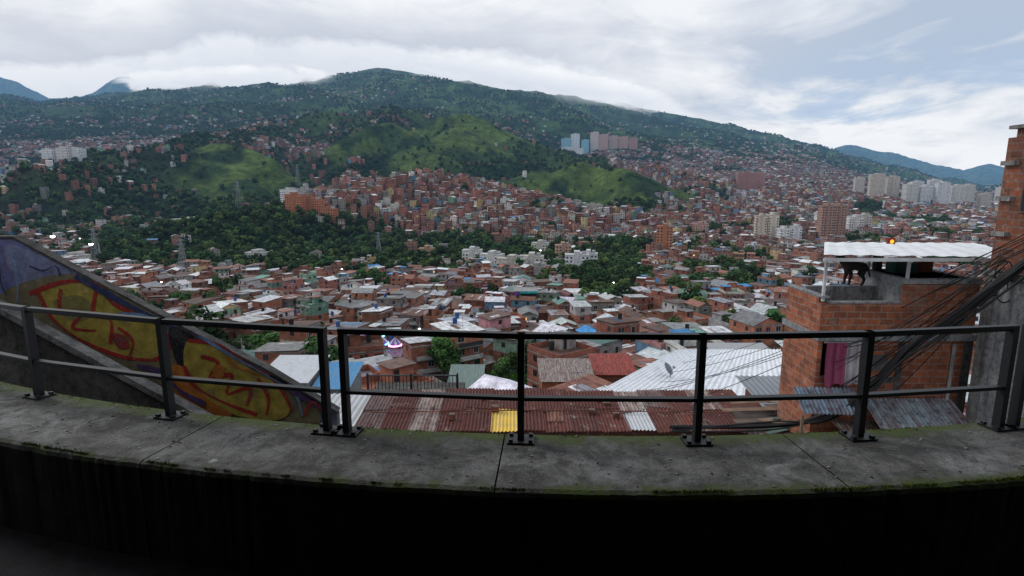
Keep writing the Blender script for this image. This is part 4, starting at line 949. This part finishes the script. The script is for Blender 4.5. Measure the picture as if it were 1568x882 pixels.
# ------------------------------------------------------------------ lattice pylons, lamps, poles
def pylon(x,y,h):
    z=float(H(x,y)); b=B(); c=(.28,.30,.32); lv=8
    for i in range(lv):
        w0=h*.09*(1-i/lv)+h*.014; w1=h*.09*(1-(i+1)/lv)+h*.014; z0=z+h*i/lv; z1=z+h*(i+1)/lv
        cs0=[(x+a*w0,y+b_*w0,z0) for a,b_ in ((-1,-1),(1,-1),(1,1),(-1,1))]; cs1=[(x+a*w1,y+b_*w1,z1) for a,b_ in ((-1,-1),(1,-1),(1,1),(-1,1))]
        for q in range(4):
            r_=(q+1)%4
            b.tube([cs0[q],cs1[q]],.17,c,0,4); b.tube([cs0[q],cs1[r_]],.10,c,0,4); b.tube([cs0[r_],cs1[q]],.10,c,0,4); b.tube([cs1[q],cs1[r_]],.09,c,0,4)
    for f in (.72,.84,.96):
        b.tube([(x-h*.13,y,z+h*f),(x,y,z+h*(f+.03)),(x+h*.13,y,z+h*f)],.14,c,0,4); b.tube([(x-h*.13,y,z+h*f),(x+h*.13,y,z+h*f)],.12,c,0,4)
    b.obj('transmission_tower',[M_wall])
pylon(-.735*470,470,33); pylon(-.583*420,420,27); pylon(-.475*900,900,46); pylon(-.37*1150,1150,42); pylon(-.235*540,540,24)
M_glow=glow('lamp_glow',(1,.95,.85),12)
def lamp(x,y,h=8,lit=True,r=.3):
    z=float(H(x,y)); e=empty('street_lamp',(x,y,z)); q=max(1,r/.3); b=B(); b.tube([(0,0,0),(0,0,h),(0,-.6*q,h+.35),(0,-1.5*q,h+.4)],[.11*q,.08*q,.05*q,.045*q],(.3,.3,.3),0,6); b.box(-.16*q,.16*q,-2.0*q,-1.45*q,h+.34,h+.46,(.3,.3,.3)); b.obj('pole_and_arm',[M_wall],e)
    b=B(); b.tube([(0,-1.75*q,h+.32),(0,-1.75*q,h+.32-r*.6),(0,-1.75*q,h+.32-r)],[r,r,r*.3],(1,1,1),0,8); b.obj('lantern',[M_glow if lit else M_glass],e)
lamp(-.728*480,480,20,True,1.5); lamp(-.792*500,500,24,True,1.6); lamp(-.755*560,560,16,True,.6)
lamp(-14,118,8,True,.26); lamp(-24,145,8,True,.28); lamp(.10*330,330,9,True,.5); lamp(.18*300,300,9,True,.4); lamp(-.62*300,300,9,True,.4); lamp(-.3*380,380,9,True,.45); lamp(.4*420,420,10,True,.5); lamp(.05*500,500,12,True,.6)
for (a,b_) in ((-20,160),(-36,205),(20,130),(40,160),(-60,140),(75,190)): lamp(a,b_,8,False,.2)
def pole(x,y,h=9):
    z=float(H(x,y)); b=B(); b.tube([(x,y,z-1),(x,y,z+h)],[.17,.11],(.30,.29,.27),0,8); b.box(x-.9,x+.9,y-.05,y+.05,z+h-.8,z+h-.68,(.12,.1,.08)); b.tube([(x+.3,y,z+h-2.4),(x+.3,y,z+h-1.6)],.25,(.3,.3,.3),0,8); b.obj('utility_pole',[M_wall]); return (x,y,z+h-.7)
pl=[pole(a,b_) for a,b_ in ((-33,92),(-23,99),(-18,125),(-25,150),(-35,180),(14,105),(30,120),(48,135),(62,105),(-54,110),(-74,140))]
b=B()
for i,j in ((0,1),(1,2),(2,3),(3,4),(5,6),(6,7),(0,9),(9,10),(2,5),(6,8)):
    for o_ in (-.6,0,.6):
        p,q=pl[i],pl[j]; b.tube(sag((p[0]+o_,p[1],p[2]),(q[0]+o_,q[1],q[2]),.8,10),.025,(1,1,1),0,4)
b.obj('street_wires',[M_cable])

# ------------------------------------------------------------------ fairground + mural building
e=empty('fairground',(-32,132,float(H(-32,132))+3.2))
G1=glow('purple_lights',(.45,.2,1),5); G2=glow('blue_lights',(.15,.55,1),5); G3=glow('pink_lights',(1,.3,.7),5)
b=B(); b.box(-6,6,-4,4,-9,0,(.2,.2,.2)); b.obj('paved_square',[M_wall],e)
for i,(dx,dy,r_,h_,g_) in enumerate(((-3.6,0,2.0,3.4,G1),(.8,-1,1.7,3.0,G2),(4.2,-1,1.4,2.6,G3),(-.8,2.4,1.6,4,G2))):
    b=B(); n=12; ap=(dx,dy,h_+1.4)
    for q in range(n):
        t0,t1=2*math.pi*q/n,2*math.pi*(q+1)/n; p0=(dx+r_*math.cos(t0),dy+r_*math.sin(t0)); p1=(dx+r_*math.cos(t1),dy+r_*math.sin(t1)); c=(.7,.7,.75) if q%2 else (.25,.15,.6)
        b.face([(*p0,h_),(*p1,h_),ap],c); b.face([(*p0,h_-.4),(*p1,h_-.4),(*p1,h_),(*p0,h_)],c)
        if q%3==0: b.tube([(*p0,0),(*p0,h_)],.05,(.5,.5,.5),0,5)
    b.obj('tent',[M_wall],e); b=B()
    for q in range(n*2):
        t=math.pi*q/n; b.box(dx+r_*1.02*math.cos(t)-.14,dx+r_*1.02*math.cos(t)+.14,dy+r_*1.02*math.sin(t)-.14,dy+r_*1.02*math.sin(t)+.14,h_-.7,h_-.4,(1,1,1))
    b.obj('light_string',[g_],e)
mb=empty('mural_building'); x_,y_=5.3,215.; z_=float(H(x_,y_)); b=B(); b.box(x_-4.5,x_+4.5,y_-4,y_+4,z_-4,z_+13.5,(.03,.12,.11))
b.box(x_-4.5,x_-2.6,y_-4.05,y_-4.01,z_,z_+13.4,(.20,.05,.36)); 
for f in range(5): 
    b.box(x_-2.4,x_+4.7,y_-5.2,y_-4,z_+f*2.7+2.3,z_+f*2.7+2.5,(.03,.38,.38)); b.box(x_-2.4,x_+4.7,y_-5.2,y_-5.12,z_+f*2.7+2.5,z_+f*2.7+3.1,[(.03,.40,.42),(.40,.06,.34),(.03,.4,.42),(.3,.35,.05),(.03,.4,.42)][f]); b.box(x_-1.8,x_+3.8,y_-4.06,y_-4.01,z_+f*2.7+.4,z_+f*2.7+2.2,(0,0,0),2)
b.box(x_-4.7,x_+4.7,y_-4.2,y_+4.2,z_+13.5,z_+13.8,(.3,.3,.3)); b.obj('walls_and_balconies',HM,mb)

# ------------------------------------------------------------------ world
w=bpy.data.worlds.new('World'); scene.world=w; w.use_nodes=True; t=w.node_tree; t.nodes.clear()
class WN(N):
    def __init__(s): s.t=t
k=WN(); L=t.links.new
out=k.n('ShaderNodeOutputWorld'); tc=k.n('ShaderNodeTexCoord'); d_=tc.outputs['Generated']
sky=k.n('ShaderNodeTexSky',sky_type='NISHITA',sun_disc=False); sky.sun_elevation=math.radians(35); sky.sun_rotation=math.radians(-60); sky.air_density=1.2
sp=k.n('ShaderNodeSeparateXYZ'); L(d_,sp.inputs[0]); X_,Y_,Z_=sp.outputs
az=k.math('ARCTAN2',X_,Y_); el=k.math('ARCSINE',Z_)
zz=k.math('ADD',k.math('MAXIMUM',Z_,0.0),.13)
cb=k.n('ShaderNodeCombineXYZ'); L(k.math('DIVIDE',X_,zz),cb.inputs[0]); L(k.math('DIVIDE',Y_,zz),cb.inputs[1])
n1=k.noise(.6,8,.58,cb.outputs[0],.6)
mp=k.n('ShaderNodeMapping'); mp.inputs['Scale'].default_value=(3.2,3.2,11); L(d_,mp.inputs[0]); n2=k.noise(1.3,8,.58,mp.outputs[0],.5)
mp3=k.n('ShaderNodeMapping'); mp3.inputs['Scale'].default_value=(7,7,12); L(d_,mp3.inputs[0]); n3=k.noise(1.5,9,.6,mp3.outputs[0],.3)
nn=k.math('ADD',k.math('MULTIPLY',n1,.5),k.math('MULTIPLY',n2,.5))
azr=k.ramp(az,(-.05,.6))
bright=k.ramp(k.math('SUBTRACT',nn,k.math('MULTIPLY',azr,.025)),(.40,.54))
grey=k.mix(azr,(.68,.71,.79),(.47,.56,.70)); white=(.91,.93,.97)
cloud=k.mix(bright,grey,white)
tl=k.math('MULTIPLY',k.ramp(az,(.55,-.3)),k.ramp(el,(.20,.27))); cloud=k.mix(k.math('MULTIPLY',tl,.9),cloud,k.mix(k.ramp(n2,(.40,.54)),(.78,.81,.88),(.94,.955,.985)))
fc=k.n('ShaderNodeFloatCurve'); cu=fc.mapping.curves[0]
pts=[(0,.50),(.10,.55),(.16,.62),(.22,.73),(.30,.76),(.40,.75),(.50,.73),(.56,.68),(.61,.60),(.66,.48),(.72,.32),(.85,.20),(1,.15)]
cu.points[0].location=pts[0]; cu.points[1].location=pts[-1]
for p in pts[1:-1]: cu.points.new(*p)
fc.mapping.update(); L(k.ramp(az,(-.8,.8)),fc.inputs['Value'])
topel=k.math('MULTIPLY',fc.outputs[0],.30)
puff=k.math('MULTIPLY',k.math('SUBTRACT',n3,.5),.06)
below=k.math('SUBTRACT',k.math('ADD',topel,puff),el)
roll=k.ramp(below,(-.003,.012))
band=k.math('MULTIPLY',k.ramp(below,(-.065,-.004)),k.ramp(az,(.35,.0)))
cloud=k.mix(k.math('MULTIPLY',band,.9),cloud,(.58,.63,.73))
rc=k.mix(k.ramp(below,(.0,.06)),(.86,.89,.95),(.68,.73,.82)); rc=k.mix(k.ramp(n3,(.54,.42,0,.4)),rc,(.64,.70,.80))
cloud=k.mix(roll,cloud,rc)
gap=k.math('MULTIPLY',k.ramp(n2,(.52,.43)),k.math('MULTIPLY',k.ramp(az,(.25,.5)),k.ramp(el,(.22,.12)))); cloud=k.mix(k.math('MULTIPLY',gap,.7),cloud,(.42,.57,.79))
lowr=k.math('MULTIPLY',k.ramp(el,(.085,.04)),k.ramp(az,(.3,.45))); cloud=k.mix(k.math('MULTIPLY',lowr,k.ramp(n3,(.40,.52))),cloud,(.90,.93,.98))
b1=k.n('ShaderNodeBackground'); L(sky.outputs[0],b1.inputs[0]); b1.inputs[1].default_value=.08
b2=k.n('ShaderNodeBackground'); L(cloud,b2.inputs[0]); b2.inputs[1].default_value=1.0
mx=k.n('ShaderNodeMixShader'); mx.inputs[0].default_value=.96; L(b1.outputs[0],mx.inputs[1]); L(b2.outputs[0],mx.inputs[2]); L(mx.outputs[0],out.inputs[0])

sl=bpy.data.lights.new('sun','SUN'); sl.energy=1.1; sl.angle=math.radians(12); sl.color=(1,.98,.95); so=bpy.data.objects.new('sun',sl); scene.collection.objects.link(so)
sd=Vector((-math.sin(math.radians(60))*math.cos(math.radians(35)),math.cos(math.radians(60))*math.cos(math.radians(35)),math.sin(math.radians(35))))
so.rotation_euler=sd.to_track_quat('Z','Y').to_euler()

cam=bpy.data.cameras.new('camera'); cam.lens=20; cam.sensor_width=36; cam.clip_start=.05; cam.clip_end=40000
co=bpy.data.objects.new('camera',cam); scene.collection.objects.link(co); co.location=(0,0,0); co.rotation_euler=(math.radians(80),0,0); scene.camera=co
scene.view_settings.view_transform='Standard'; scene.view_settings.look='None'; scene.view_settings.exposure=0
